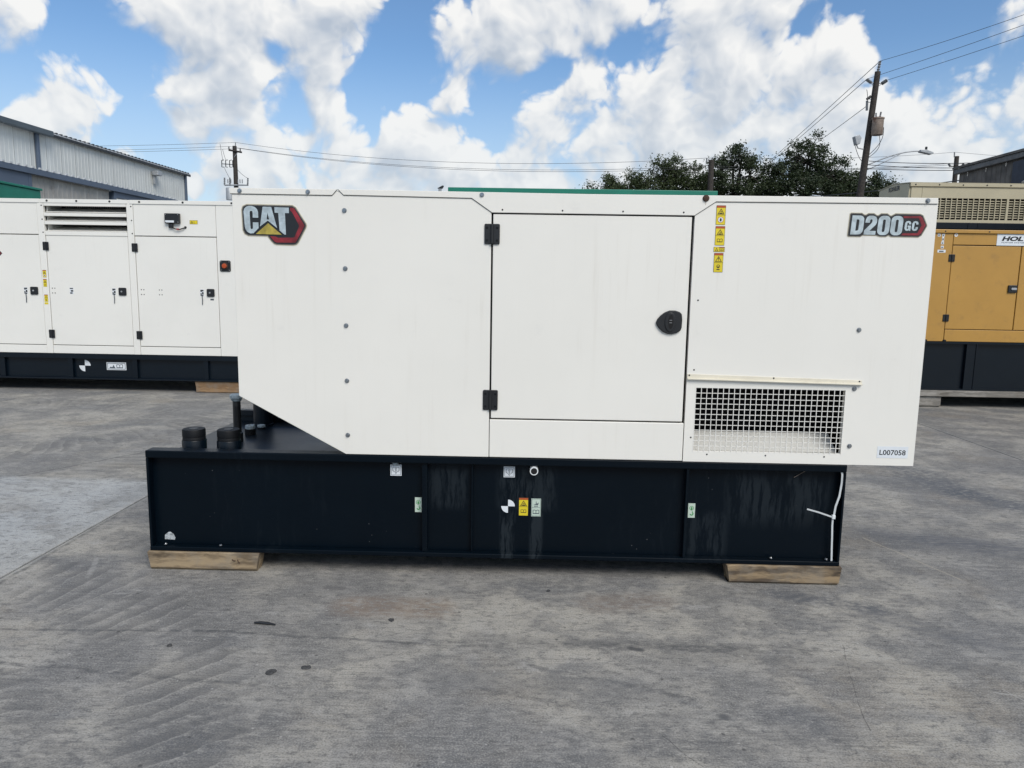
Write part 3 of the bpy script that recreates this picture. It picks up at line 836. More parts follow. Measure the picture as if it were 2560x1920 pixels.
# paddle latch
hs = [(.615, 1.285), (.622, 1.302), (.637, 1.320), (.656, 1.334), (.678, 1.343), (.705, 1.343), (.726, 1.336), (.736, 1.326), (.739, 1.300), (.738, 1.262), (.733, 1.248), (.716, 1.237), (.694, 1.231), (.672, 1.232), (.650, 1.240), (.632, 1.256), (.620, 1.272)][::-1]
hd = MB().prism(hs, -.010, .002).build('latch', BLACK, door, bevel=.004, seg=3)
MB().prism(arc(.682, 1.288, .026, 0, 350, 24, .046), -.0145, -.0100).build('latch_bowl', BLACK, hd, bevel=.003)
MB().prism(arc(.684, 1.290, .012, 0, 350, 18, .034), -.0152, -.0140).build('latch_recess', DARK, hd)
for z in (1.284, 1.296): MB().box(.677, .689, -.0175, -.0150, z, z + .0025).build('latch_key', STEEL, hd)
# roof and its folded trims
R1 = [(-1.398, 1.853), (-.918, 1.852), (-.893, 1.8795), (-1.398, 1.8795)]
R2 = [(-.890, 1.8795), (-.864, 1.854), (-.264, 1.848), (-.1685, 1.7835), (.7725, 1.7835), (.869, 1.848), (1.8845, 1.852), (1.8845, 1.8780), (.27, 1.8735)]
t1 = MB().prism(R1, -.005, -.0005).build('roof_trim', WHITE, gen, bevel=.0015)
t2 = MB().prism(R2, -.005, -.0005).build('roof_trim', WHITE, gen, bevel=.0015)
MB().box(-1.398, -.893, .0, D + .004, 1.862, 1.8775).build('roof_panel', WHITE, gen, bevel=.003)
MB().box(-.890, 1.8845, .0, D + .004, 1.862, 1.8732).build('roof_panel', WHITE, gen, bevel=.003)
SEAM_SHADE = M('seam_shade_dirt', (.10, .095, .085), .9, var=.3, vs=20)
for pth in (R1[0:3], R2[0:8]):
    MB().tube([(a, -.0022, b - .0008) for a, b in pth[:7]], .0016, 5).build('trim_seam_shade', SEAM_SHADE, gen)  # dark tube added as the shadow line, with gap dirt, under the trim edge
for x, z in ((-1.352, 1.868), (-1.031, 1.867)): bolt(t1, x, z - .002, -.005, k=.95)
bolt(t2, -.217, 1.863, -.005, k=.95); bolt(t2, 1.837, 1.865, -.005, k=1.0)
bolt(t2, .821, 1.862, -.005, me=RBOLT, name='rusty_bolt')
flat('rust_run', [[(.8195, 1.846), (.8225, 1.846), (.8218, 1.832), (.8202, 1.832)]], -.0056, .0005, M('rust_stain', (.42, .33, .24), .7), t2)
for x in (-.120, .160, .441, .722): bolt(t2, x, 1.797, -.005, me=RIV, name='rivet')
# end and rear sheets, underside
MB().box(1.858, 1.888, .029, D, .618, ZT).build('end_panel', WHITE, gen, bevel=.002)
for z in (1.775, 1.41, 1.05, .705):
    b_ = bolt(gen, 1.888, z, .05, name='end_bolt', rot=90)
MB().box(-1.392, -1.362, .029, D, .90, ZT).build('end_panel', WHITE, gen, bevel=.002)
for z in (1.822, 1.78, 1.735, 1.43, 1.07): bolt(gen, -1.392, z, .045, name='end_bolt', rot=-90, k=.9)
MB().box(-.873, 1.888, D - .028, D - .001, .618, ZT).build('rear_panel', WHITE, gen, bevel=.002)
MB().prism([(-1.392, .893), (-.873, .6135), (-.86, .630), (-1.380, .910)], .029, D - .001).build('underside_panel', WHITE, gen)
MB().prism([(-1.392, .91), (-.873, .64), (-.873, ZT), (-1.392, ZT)], D - .027, D - .002).build('rear_panel', WHITE, gen)
MB().box(-.86, 1.857, .029, D - .03, .6135, .6165).build('floor_sheet', WHITE2, gen)
for t_ in (.12, .36, .62, .86):
    x = -1.392 + .519 * t_; z = .893 - .2795 * t_
    MB().box(x, x + .014, .006, .014, z - .006, z - .001).build('edge_clip', GALV, gen)
for x in (1.625, 1.80): MB().lathe((x, .05, .600), [(.012, 0), (.012, .008), (.009, .013)], 'z', 12).build('underside_bolt', STEEL, gen)
# air intake: wire grille over a lined duct
gm = MB()
for i in range(28):
    x = .822 + (1.536 - .822) * i / 27; gm.box(x - .0015, x + .0015, -.001, .002, .660, .980)
for j in range(13):
    z = .665 + (.976 - .665) * j / 12; gm.box(.815, 1.543, .0022, .0050, z - .0015, z + .0015)
tag(gm.build('grille_mesh', WHITE2, gen), kind='stuff')
MB().prismx([(.03, .645), (.165, .727), (.165, .732), (.03, .652)], .80, 1.535).build('intake_tray', WHITE2, gen)
MB().box(.80, 1.60, .50, .53, .62, 1.02).build('intake_back', DARK, gen)
MB().prismx([(.03, .990), (.12, .985), (.12, .992), (.03, .997)], .80, 1.60).build('intake_baffle', CREAM, gen)
MB().box(.795, .800, .03, .52, .62, 1.02).build('intake_cheek', DARK, gen)
MB().box(1.600, 1.605, .03, .52, .62, 1.02).build('intake_cheek', DARK, gen)
MB().box(.795, 1.605, .03, .52, 1.02, 1.025).build('intake_top', DARK, gen)
dr = MB().prism([(.7760, 1.0165), (1.6075, 1.0045), (1.6075, 1.0265), (.7760, 1.0425)], -.004, -.0003).build('drip_rail', CREAM, gen, bevel=.0012)
MB().prism([(.7760, 1.0165), (1.6075, 1.0045), (1.6075, 1.0095), (.7760, 1.0225)], -.016, -.0035).build('drip_lip', CREAM, dr, bevel=.001)
for (x, z) in ((.786, 1.036), (1.188, 1.0295), (1.595, 1.0215)): bolt(dr, x, z, -.004, me=RIV, name='rivet')
# warning labels beside the door
warn(gen, .873, .9165, 1.743, 1.8315, -.0003, 'hand')
warn(gen, .8735, .9180, 1.649, 1.737, -.0003, 'book')
warn(gen, .8735, .9170, 1.525, 1.614, -.0003, 'excl')
o = MB().box(.870, .921, -.001, -.0003, 1.619, 1.642).build('warning_label', INKB, gen)
MB().box(.8715, .8955, -.0014, -.001, 1.6205, 1.6405).build('label_cell', YEL, o); MB().box(.8970, .9195, -.0014, -.001, 1.6205, 1.6370).build('label_cell', YEL, o)
MB().box(.8970, .9195, -.0014, -.001, 1.6378, 1.6405).build('label_header', ORG_, o)
flat('label_print', [[(.876, 1.6225), (.891, 1.6225), (.8835, 1.6385)], [(.8795, 1.6245), (.8875, 1.6245), (.8835, 1.634)]], -.0018, .0004, INKB, o)
book(o, .908, 1.629, .017, .011, -.0014, INKB)
# asset number
o = MB().box(1.709, 1.857, -.0010, -.0003, .650, .707).build('number_label', PAPER, gen)
text('label_lettering', 'L007058', 1.7205, .6645, .0255, -.0016, INK, o, width=.125, bold=.012, thick=.0005)

# -------- maker's badge: letters, wedge and red hexagon chevrons, each a print layer
YB = -.0003
def layer(nm, loops, k, ma, par): return flat(nm, loops, YB - .0006 * k, .0005, ma, par)
bu = lambda u, v: (-1.347 + u * .306 / 1640, 1.8045 - v * .186 / 1030)      # badge drawing grid (1640 x 1030)
def bp(pts): return [bu(a, b) for a, b in pts][::-1]
outer = [(130, 0), (1290, 10), (1370, 60), (1625, 470), (1638, 520), (1625, 570), (1420, 960), (1370, 1010), (1290, 1030), (860, 1022), (800, 1000), (730, 930), (640, 805), (150, 800), (60, 755), (15, 660), (0, 130), (30, 45)]
cxo, cyo = 760, 470
def inset(pts, d):
    out_ = []
    n_ = len(pts)
    for i in range(n_):
        a, b, c_ = Vector(pts[i - 1]), Vector(pts[i]), Vector(pts[(i + 1) % n_])
        e1 = (b - a).normalized(); e2 = (c_ - b).normalized()
        n1 = Vector((-e1.y, e1.x)); n2 = Vector((-e2.y, e2.x)); nn = (n1 + n2).normalized()
        out_.append(tuple(b + nn * d / max(.5, nn.dot(n1))))
    return out_
badge = layer('maker_badge', [bp(inset(outer, -16))], 1, CREAMPRINT, gen)
layer('badge_border', [bp(outer)], 2, BRONZE, badge)
layer('badge_field', [bp(inset(outer, 26))], 3, INK, badge)
chev = [(1240, 62), (1330, 75), (1590, 520), (1350, 960), (870, 965), (810, 935), (700, 800), (850, 810), (900, 840), (1290, 830), (1330, 810), (1450, 540), (1440, 500), (1290, 200), (1225, 130)]
layer('badge_chevron', [bp(chev)], 4, REDP, badge)
Cl = [(420, 335), (280, 335), (280, 215)] + [(275 - 30 * math.sin(a), 175 - 0 * a) for a in (0,)] + [(255, 165), (225, 165), (208, 185), (205, 230), (215, 590), (222, 622), (245, 632), (268, 622), (277, 590), (277, 455), (420, 455), (420, 600), (285, 735), (205, 740), (130, 700), (85, 630), (70, 560), (50, 180), (70, 110), (120, 60), (180, 40), (260, 38), (340, 65), (395, 120), (418, 190)]
layer('badge_letter', [bp(Cl)], 5, SILVER, badge)
Al = [(455, 560), (540, 55), (755, 55), (890, 590), (660, 405)]
Ah = [(632, 378), (695, 378), (655, 200)]
layer('badge_letter', [bp(Al), bp(Ah)], 5, SILVER, badge)
Tl = [(835, 60), (1200, 68), (1200, 208), (1100, 205), (1112, 758), (1075, 758), (952, 655), (930, 205), (840, 200)]
layer('badge_letter', [bp(Tl)], 5, SILVER, badge)
layer('badge_wedge', [bp([(345, 752), (665, 470), (1005, 760)])], 5, GOLD, badge)

# -------- model badge
mu = lambda u, v: (1.484 + (u - 300) * .362 / 1575, 1.806 - (v - 255) * .108 / 480)
def mp(pts): return [mu(a, b) for a, b in pts][::-1]
mo = [(345, 255), (560, 255), (610, 290), (640, 290), (690, 258), (800, 258), (860, 298), (890, 298), (940, 258), (1070, 258), (1120, 298), (1150, 300), (1230, 255), (1720, 258), (1780, 285), (1870, 470), (1875, 500), (1780, 690), (1720, 728), (1180, 728), (1120, 700), (1070, 728), (950, 728), (880, 706), (610, 706), (560, 735), (320, 735), (300, 715), (322, 275)]
mb_ = layer('model_badge', [mp(inset(mo, -10))], 1, CREAMPRINT, gen)
layer('badge_border', [mp(mo)], 2, BRONZE, mb_)
layer('badge_field', [mp(inset(mo, 17))], 3, INK, mb_)
layer('badge_chevron', [mp([(1385, 305), (1720, 298), (1765, 330), (1845, 480), (1765, 650), (1715, 690), (1370, 692), (1400, 650), (1690, 645), (1765, 485), (1695, 345), (1395, 345)])], 4, REDP, mb_)
def sl(pts): return mp([(a + (500 - b) * .055, b) for a, b in pts])
def oval(x0, x1, y0, y1, r, n=7):
    return [(a, b) for a, b in arc(x1 - r, y1 - r, r, 90, 0, n)] + [(a, b) for a, b in arc(x1 - r, y0 + r, r, 0, -90, n)] + [(a, b) for a, b in arc(x0 + r, y0 + r, r, -90, -180, n)] + [(a, b) for a, b in arc(x0 + r, y1 - r, r, 180, 90, n)]
Dl = [(360, 690), (360, 305), (520, 305), (570, 320), (600, 360), (605, 420), (605, 580), (595, 640), (560, 680), (500, 690)]
Di = [(453, 612), (453, 385), (490, 385), (510, 400), (510, 590), (490, 612)]
layer('badge_letter', [sl(Dl), sl(Di)], 5, SILVER, mb_)
T2 = [(628, 690), (630, 605), (755, 460), (770, 430), (770, 395), (758, 378), (738, 378), (724, 395), (722, 448), (634, 448), (636, 390), (655, 335), (700, 306), (780, 306), (835, 330), (862, 380), (864, 440), (845, 490), (735, 612), (862, 612), (862, 690)]
layer('badge_letter', [sl(T2)], 5, SILVER, mb_)
for x_ in (890, 1148):
    layer('badge_letter', [sl(oval(x_, x_ + 238, 304, 694, 95)), sl(oval(x_ + 92, x_ + 146, 378, 632, 26))], 5, SILVER, mb_)
Gl = [(1690 - 135 + a, b) for a, b in []]
def Cc(x_, g=False):
    p = [(x_ + 125, 470), (x_ + 80, 470), (x_ + 80, 446), (x_ + 64, 434), (x_ + 48, 446), (x_ + 46, 552), (x_ + 60, 566), (x_ + 78, 552)]
    p += [(x_ + 78, 530), (x_ + 62, 530), (x_ + 62, 494), (x_ + 125, 494), (x_ + 125, 598), (x_ + 98, 598), (x_ + 92, 585)] if g else [(x_ + 78, 522), (x_ + 124, 522), (x_ + 122, 560), (x_ + 100, 590)]
    p += [(x_ + 60, 602), (x_ + 20, 588), (x_ + 2, 550), (x_ + 2, 450), (x_ + 22, 412), (x_ + 60, 400), (x_ + 104, 412), (x_ + 122, 440)]
    return p
layer('badge_letter', [sl(Cc(1425, True))], 5, SILVER, mb_)
layer('badge_letter', [sl(Cc(1570))], 5, SILVER, mb_)

# cable ties hanging in the frame, and a stray wire
def strip(pts, w_, t_):
    b = MB(); vs = []; 
    for i, (x, y, z) in enumerate(pts):
        j0, j1 = pts[max(0, i - 1)], pts[min(len(pts) - 1, i + 1)]
        d = Vector((j1[0] - j0[0], 0, j1[2] - j0[2])).normalized(); nrm = Vector((-d.z, 0, d.x)) * w_ / 2
        for s_ in (-1, 1):
            vs.append((x + nrm.x * s_, y - t_ / 2, z + nrm.z * s_)); vs.append((x + nrm.x * s_, y + t_ / 2, z + nrm.z * s_))
    fs = []
    for i in range(len(pts) - 1):
        a = i * 4; c_ = a + 4
        fs += [(a, a + 2, c_ + 2, c_), (a + 1, c_ + 1, c_ + 3, a + 3), (a, c_, c_ + 1, a + 1), (a + 2, a + 3, c_ + 3, c_ + 2)]
    fs += [(0, 1, 3, 2), (len(vs) - 4, len(vs) - 2, len(vs) - 1, len(vs) - 3)]
    return b.add(vs, fs)
tie = thing('cable_tie', (1.55, .02, .118), 'white nylon cable tie hanging at the tank end with a loose tail', 'cable tie')
strip([(1.549, .012, .590), (1.556, .010, .560), (1.557, .010, .520), (1.550, .010, .450), (1.536, .010, .400), (1.531, .010, .352)], .0095, .003).build('strap', TIE, tie)
strip([(1.528, .012, .345), (1.528, .012, .30), (1.531, .012, .25), (1.534, .012, .19), (1.538, .012, .119)], .0085, .003).build('strap', TIE, tie)
strip([(1.530, .008, .343), (1.50, .004, .354), (1.45, .0, .371), (1.392, -.004, .387)], .0075, .002).build('tail', TIE, tie)
MB().box(1.521, 1.537, .002, .016, .336, .356).build('tie_head', M('tie_head_nylon', (.72, .76, .78), .4), tie, bevel=.002)
sw = MB().tube([(1.335, .040, .533), (1.38, .0435, .560), (1.428, .036, .586)], .0016, 6).build('stray_wire', M('rusty_wire', (.20, .16, .13), .7), None)
tag(sw, 'thin rusty wire stuck slanting under the tank flange', 'wire')

# timbers under it
def timber(name, x0, x1, y0, y1, z0, z1, ma, label, group=None, ch=.012, flip=False):
    pts = [(y0 + ch, z0), (y1 - ch, z0), (y1, z0 + ch), (y1, z1 - ch * .3), (y1 - ch * .3, z1), (y0 + ch * .3, z1), (y0, z1 - ch * .3), (y0, z0 + ch)]
    b = MB(); n_ = len(pts); xsn = [x0, x0 + .012, (x0 * 2 + x1) / 3, (x0 + x1 * 2) / 3, x1 - .014, x1]
    rr = random.Random(int(x0 * 100)); vs = []
    for k, x in enumerate(xsn):
        for (y, z) in pts:
            e = .9 if k in (0, len(xsn) - 1) else 1.0
            yc = (y0 + y1) / 2
            zz = z if abs(z - z1) < .002 or abs(z - z0) < .002 else z + rr.uniform(-.002, .002)
            dx = rr.uniform(-.003, .003) + (.018 * (1 - (z - z0) / (z1 - z0)) if (k == 0 and z < z0 + .02) else 0) - (.016 if (k == len(xsn) - 1 and z < z0 + .02) else 0)
            vs.append((x + (dx if k in (0, len(xsn) - 1) else 0), yc + (y - yc) * 1 + rr.uniform(-.0015, .0015), zz))
    fs = [tuple(range(n_ - 1, -1, -1)), tuple(range((len(xsn) - 1) * n_, len(xsn) * n_))]
    for k in range(len(xsn) - 1):
        for i in range(n_):
            i2 = (i + 1) % n_; fs.append((k * n_ + i, k * n_ + i2, (k + 1) * n_ + i2, (k + 1) * n_ + i))
    o = b.add(vs, fs).build(name, ma, None, bevel=.003)
    return tag(o, label, 'timber', group)
bl = timber('timber_block', -1.880, -1.318, -.012, .078, 0, .0948, LUMBER, 'pale timber block with bent nails under the capped end of the tank', 'timbers under the generators')
br_ = timber('timber_block', 1.018, 1.582, -.012, .078, 0, .0948, LUMBER2, 'streaky timber block with dark stain under the tank end holding the cable tie', 'timbers under the generators')
for (xa, za, xb, zb) in ((-1.452, .062, -1.434, .056), (-1.424, .062, -1.414, .046)):
    nl = MB().tube([(xa, -.013, za), ((xa + xb) / 2, -.018, (za + zb) / 2), (xb, -.0135, zb)], .0022, 6).build('bent_nail', RUST, None)
    nl.parent = bl

# ------------------------------------------------------------------ white generator set in the row behind, left
lg = thing('generator_set', (-6.3, 6.4, .147), 'long white generator set with air louvers and three doors beside the grey warehouse', 'generator', 'generators in the back row')
LY = 5.65; LD = 1.75
LX0, LX1 = -9.6, -3.36
bb_ = MB().box(LX0, LX1, LY, LY + .08, .415, .478); bb_.box(LX0, LX1, LY + .05, LY + .09, .168, .415)
bb_.build('base_rail', NAVY2, lg)
MB().box(LX0, LX1, LY - .02, LY + .09, .147, .167).build('base_flange', NAVY2, lg, bevel=.004)
MB().box(LX0, LX1, LY + .1, LY + LD, .15, .47).build('tank_body', NAVY2, lg)
for x in (-6.745, -5.86, -5.02, -4.10): MB().box(x - .03, x + .03, LY + .015, LY + .06, .168, .415).build('stiffener', NAVY2, lg)
target_mark(lg, -5.69, .318, .075, LY + .048)
o = MB().box(-5.405, -5.151, LY + .0455, LY + .049, .268, .367).build('manual_label', PAPER, lg)
flat('label_print', [[(-5.395, .277), (-5.161, .277), (-5.161, .358), (-5.395, .358)], [(-5.389, .283), (-5.167, .283), (-5.167, .352), (-5.389, .352)]], LY + .0445, .001, GREYINK, o)
book(o, -5.235, .318, .085, .052, LY + .0455, GREYINK)
flat('label_print', [[(-5.37, .29), (-5.29, .29), (-5.30, .305), (-5.315, .335), (-5.33, .305), (-5.36, .31)]], LY + .0445, .001, GREYINK, o)
ZL0, ZL1 = .478, 2.41
# doors, posts and fixed panels
def lpanel(name, x0, x1, z0, z1, y0=0.0):
    return MB().box(x0, x1, LY + y0, LY + .04, z0, z1).build(name, WHITE2, lg, bevel=.004)
MB().box(LX0 + .02, LX1 - .02, LY + .045, LY + .06, .49, 1.97).build('door_seal', DARK, lg)
d0 = lpanel('door', -7.19, -6.146, .588, 1.966, .004); d1 = lpanel('door', -6.052, -5.016, .588, 1.966, .004); d2 = lpanel('door', -4.922, -3.896, .588, 1.966, .004)
for x0, x1 in ((-7.2, -6.142), (-6.054, -5.012), (-4.924, -3.892)): lpanel('lower_panel', x0, x1, .478, .580)
po1 = lpanel('post', -6.139, -6.058, .478, 2.405, -.004); po2 = lpanel('post', -5.009, -4.928, .478, 2.405, -.004)
lpanel('post', -3.888, LX1, .478, 2.366, -.001); lpanel('side_panel', LX0, -7.204, .478, 2.366, -.001)
lpanel('upper_panel', -7.2, -6.142, 1.976, 2.366); up2 = lpanel('upper_panel', -4.924, -3.892, 1.976, 2.366)
for x0, x1 in ((LX0, -6.10), (-6.088, -4.99), (-4.965, LX1)):
    r_ = MB().box(x0, x1, LY - .010, LY - .0045, 2.362, 2.41).build('roof_trim', WHITE2, lg, bevel=.003)
    for k in (.08, .42, .8): bolt(r_, x0 + (x1 - x0) * k, 2.388, LY - .010, me=RIV, name='rivet', k=3.2)
MB().box(LX0, LX1, LY, LY + LD, 2.395, 2.409).build('roof_panel', WHITE2, lg)
MB().box(LX1 - .03, LX1, LY + .041, LY + LD, .478, 2.39).build('end_panel', WHITE2, lg)
MB().box(LX0, LX0 + .03, LY + .041, LY + LD, .478, 2.39).build('end_panel', WHITE2, lg)
MB().box(LX0 + .031, LX1 - .031, LY + LD - .03, LY + LD - .001, .478, 2.39).build('rear_panel', WHITE2, lg)
# louver bay
for zz, hh in ((2.345, .040), (2.221, .040), (2.118, .040), (1.990, .050)):
    MB().box(-6.054, -5.012, LY - .004, LY + .03, zz - hh / 2, zz + hh / 2).build('louver_bar', WHITE2, lg, bevel=.003)
for z0 in (2.250, 2.145, 2.02):
    MB().prismx([(LY + .03, z0), (LY + .34, z0 + .075), (LY + .34, z0 + .080), (LY + .03, z0 + .006)], -6.05, -5.016).build('louver_blade', WHITE2, lg)
MB().box(-6.05, -5.016, LY + .34, LY + .36, 1.98, 2.38).build('louver_back', DARK, lg)
MB().box(-6.05, -6.04, LY + .05, LY + .34, 1.98, 2.39).build('louver_cheek', WHITE2, lg)
lm = MB()
for k in range(34): lm.box(-5.97 + k * .028, -5.965 + k * .028, LY + .325, LY + .33, 2.315, 2.39)
for k in range(4): lm.box(-5.98, -5.03, LY + .318, LY + .322, 2.32 + k * .02, 2.325 + k * .02)
tag(lm.build('louver_mesh', STEEL, lg), kind='stuff')
for d_, x, zs in ((d1, -6.056, (1.83, .727)), (d2, -4.926, (1.828, .729))):
    for z in zs: hinge(d_, x, z, LY - .004, .074, .104)
def square_latch(par, x, z, y, w_):
    o_ = MB().prism(rrect(x - w_ / 2, x + w_ / 2, z - w_ / 2, z + w_ / 2, w_ * .14), y - .014, y).build('latch', BLACK, par, bevel=.004)
    MB().lathe((x - w_ * .1, y - .0145, z), [(w_ * .12, 0), (w_ * .10, .003)], 'y', 12).build('latch_key', STEEL, o_)
for d_, x, z in ((d0, -6.247, 1.27), (d1, -5.115, 1.276), (d2, -3.99, 1.279)):
    square_latch(d_, x, z, LY + .004, .098)
    y_ = LY + .004
    ob = MB().box(x - .135, x - .09, y_ - .001, y_, z - .045, z + .040).build('latch_label', PAPER, d_)
    for (a, b, c_, e) in ((-.132, -.112, .012, .036), (-.110, -.093, .018, .036), (-.132, -.118, -.040, -.006), (-.112, -.093, -.022, .008), (-.116, -.096, -.042, -.028)):
        MB().box(x + a, x + b, y_ - .002, y_ - .001, z + c_, z + e).build('label_print', INK, ob)
    MB().tube([(x - .112, y_ - .004, z - .04), (x - .108, y_ - .006, z - .09), (x - .112, y_ - .004, z - .15)], .0055, 6).build('key_chain', GREYINK, d_)
y_ = LY + .004
ob = MB().box(-5.795, -5.747, y_ - .001, y_, 1.235, 1.315).build('latch_label', PAPER, d1)
for (a, b, c_, e) in ((-5.792, -5.75, 1.300, 1.312), (-5.78, -5.75, 1.265, 1.285), (-5.79, -5.76, 1.24, 1.256)): MB().box(a, b, y_ - .002, y_ - .001, c_, e).build('label_print', INK, ob)
MB().box(-4.0, -3.955, y_ - .001, y_, 1.185, 1.205).build('number_label', GREYINK, d2)
for d_, xs_ in ((d1, (-6.0,)), (d2, (-4.86, -4.63))):
    for x in xs_:
        for sx in (-.016, .016):
            for sz in (-.03, .03): bolt(d_, x + sx, 1.275 + sz, y_, me=RIV, name='rivet', k=1.6)
ly_ = LY - .0042
for (z0, z1, kd) in ((1.438, 1.531, 'hand'), (1.321, 1.418, 'book'), (1.132, 1.223, 'excl')): warn(po1, -6.122, -6.076, z0, z1, ly_, kd)
MB().box(-6.124, -6.076, ly_ - .001, ly_, 1.10, 1.125).build('warning_label', YEL, po1)
o = MB().box(-4.219, -4.119, LY - .0012, LY - .0004, 2.126, 2.174).build('warning_label', INKB, up2)
MB().box(-4.216, -4.165, LY - .0018, LY - .0012, 2.129, 2.171).build('label_cell', YEL, o); MB().box(-4.161, -4.122, LY - .0018, LY - .0012, 2.129, 2.171).build('label_cell', YEL, o)
flat('label_print', [[(-4.208, 2.136), (-4.174, 2.136), (-4.191, 2.166)], [(-4.198, 2.142), (-4.184, 2.142), (-4.191, 2.155)]], LY - .0024, .0006, INKB, o)
mod = MB().box(-4.515, -4.330, LY - .045, LY - .0004, 2.13, 2.252).build('control_module', BLACK, up2, bevel=.006)
for sx in (-4.50, -4.345):
    for sz in (2.145, 2.237): MB().lathe((sx, LY - .045, sz), [(.006, 0), (.004, .003)], 'y', 8).build('module_screw', STEEL, mod)
MB().box(-4.505, -4.395, LY - .0462, LY - .045, 2.140, 2.165).build('module_label', PAPER, mod)
MB().box(-4.475, -4.42, LY - .035, LY - .005, 2.075, 2.13).build('plug', BLACK, mod, bevel=.01)
MB().tube([(-4.43, LY - .02, 2.080), (-4.39, LY - .03, 2.062), (-4.34, LY - .025, 2.058), (-4.29, LY - .02, 2.074), (-4.275, LY - .003, 2.085)], .007, 8).build('cable', BLACK, mod)
MB().tube([(-4.375, LY - .028, 2.061), (-4.345, LY - .0256, 2.059)], .010, 8).build('cable_tag', REDP, mod)
MB().lathe((-4.275, LY - .0004, 2.085), [(.016, 0), (.014, .008)], 'y', 14).build('cable_grommet', RUBBER, mod)
sp_ = MB().prism(rrect(-3.858, -3.721, 1.548, 1.686, .02), LY - .012, LY - .0012).build('stop_plate', BLACK, lg, bevel=.003)
MB().lathe((-3.79, LY - .012, 1.617), [(.040, 0), (.042, .010), (.032, .014)], 'y', 20).build('stop_collar', RUST, sp_)
MB().lathe((-3.79, LY - .026, 1.617), [(.026, 0), (.030, .014), (.026, .022), (.010, .024)], 'y', 20).build('stop_button', ORANGE, sp_, smooth=True)
for sx in (-.052, .052):
    for sz in (-.052, .052): MB().lathe((-3.79 + sx, LY - .012, 1.617 + sz), [(.006, 0), (.004, .002)], 'y', 8).build('screw', STEEL, sp_)
for x in (-6.098, -4.968):
    for z in (2.33, 2.16, 2.0): bolt(po1 if x < -5.5 else po2, x + .02, z, LY - .004, me=RIV, name='rivet', k=2.0)
hx = [(-6.95, 1.80), (-6.69, 1.80), (-6.624, 1.732), (-6.69, 1.664), (-6.95, 1.664)][::-1]
hb_ = flat('maker_badge', [hx], LY + .003, .001, INK, d0)
flat('badge_chevron', [[(-6.705, 1.79), (-6.635, 1.732), (-6.705, 1.674), (-6.745, 1.674), (-6.68, 1.732), (-6.745, 1.79)][::-1]], LY + .002, .001, REDP, d0)
timber('timber_block', -4.242, -3.58, LY + .0, LY + .14, 0, .1465, LUMBER3, 'brown timber block under the white generator with louvers', 'timbers under the generators')

# ------------------------------------------------------------------ teal set straight behind
tg = thing('generator_set', (.7, 6.8, .0), 'teal generator set whose roof edge shows above the white enclosure', 'generator', 'generators in the back row')
MB().box(-1.0, 2.37, 6.02, 7.6, .45, 2.60).build('enclosure', TEAL, tg, bevel=.01)
MB().box(-1.03, 2.40, 5.99, 7.63, 2.601, 2.664).build('roof', TEAL, tg, bevel=.006)
MB().box(-1.1, 2.5, 6.0, 7.6, .0, .449).build('base_tank', NAVY2, tg, bevel=.006)
for x0 in (-.93, .2, 1.32): MB().box(x0, x0 + .98, 5.996, 6.019, .6, 2.4).build('door', TEAL, tg, bevel=.005)
for x0 in (.12, 1.25): MB().lathe((x0, 6.9, 2.664), [(.012, 0), (.012, .03), (.02, .032), (.02, .036)], 'z', 10).build('lifting_stud', GALV, tg)
dg_ = thing('generator_set', (-1.5, 8.0, .0), 'dark generator set barely showing its roof left of the teal one', 'generator')
MB().box(-2.05, 1.40, 8.0, 9.3, .3, 2.80).build('enclosure', NAVY2, dg_, bevel=.01)
MB().box(-2.08, 1.43, 7.98, 9.33, 2.801, 2.853).build('roof', NAVY2, dg_, bevel=.005)
MB().box(-2.05, 1.40, 8.0, 9.3, .0, .299).build('base_tank', NAVY2, dg_)
ex_ = MB().tube([(-1.42, 8.4, 2.853), (-1.42, 8.4, 2.95)], .025, 10).build('exhaust_stub', GALV, dg_)
MB().prism([(-1.46, 2.95), (-1.38, 2.95), (-1.36, 2.99), (-1.375, 2.995)], 8.37, 8.43).build('rain_flap', INK, ex_)

# ------------------------------------------------------------------ ochre set, right
yg = thing('generator_set', (6.4, 6.4, .215), 'ochre yellow generator set with a white signboard on its black tank', 'generator', 'generators in the back row')
YX0, YX1 = 4.62, 8.6
MB().box(YX0, YX1, LY + .045, LY + .07, .235, .80).build('tank_web', NAVY2, yg)
MB().box(YX0, YX1, LY - .005, LY + .08, .801, .829).build('top_flange', NAVY2, yg)
MB().box(YX0, YX1, LY - .005, LY + .08, .215, .236).build('bottom_flange', NAVY2, yg)
MB().box(YX0, YX1, LY + .08, LY + 1.6, .22, .82).build('tank_body', NAVY2, yg)
for xa in (5.525, 5.643, 6.9): MB().box(xa - .008, xa + .008, LY + .004, LY + .046, .236, .80).build('stiffener', NAVY2, yg)
MB().box(5.536, 5.634, LY + .012, LY + .030, .236, .80).build('stiffener_plate', NAVY2, yg)
def ypanel(nm, x0, x1, z0, z1, y0=0.0): return MB().box(x0, x1, LY + y0, LY + .035, z0, z1).build(nm, YELLOW, yg, bevel=.004)
MB().box(YX0 + .02, YX1 - .02, LY + .036, LY + .05, .84, 2.15).build('door_seal', DARK, yg)
ypanel('side_panel', YX0, 5.212, .831, 2.155)
ypanel('upper_panel', 5.218, YX1, 2.019, 2.155); ypanel('lower_panel', 5.220, YX1, .831, .978)
yd1 = ypanel('door', 5.220, 6.050, .986, 2.008, .003); ypanel('door', 6.062, 6.95, .986, 2.008, .003); ypanel('side_panel', 6.96, YX1, .986, 2.008)
yt = MB().box(YX0 - .01, YX1 + .01, LY - .02, LY - .0005, 2.156, 2.200).build('roof_trim', YELLOW, yg, bevel=.006)
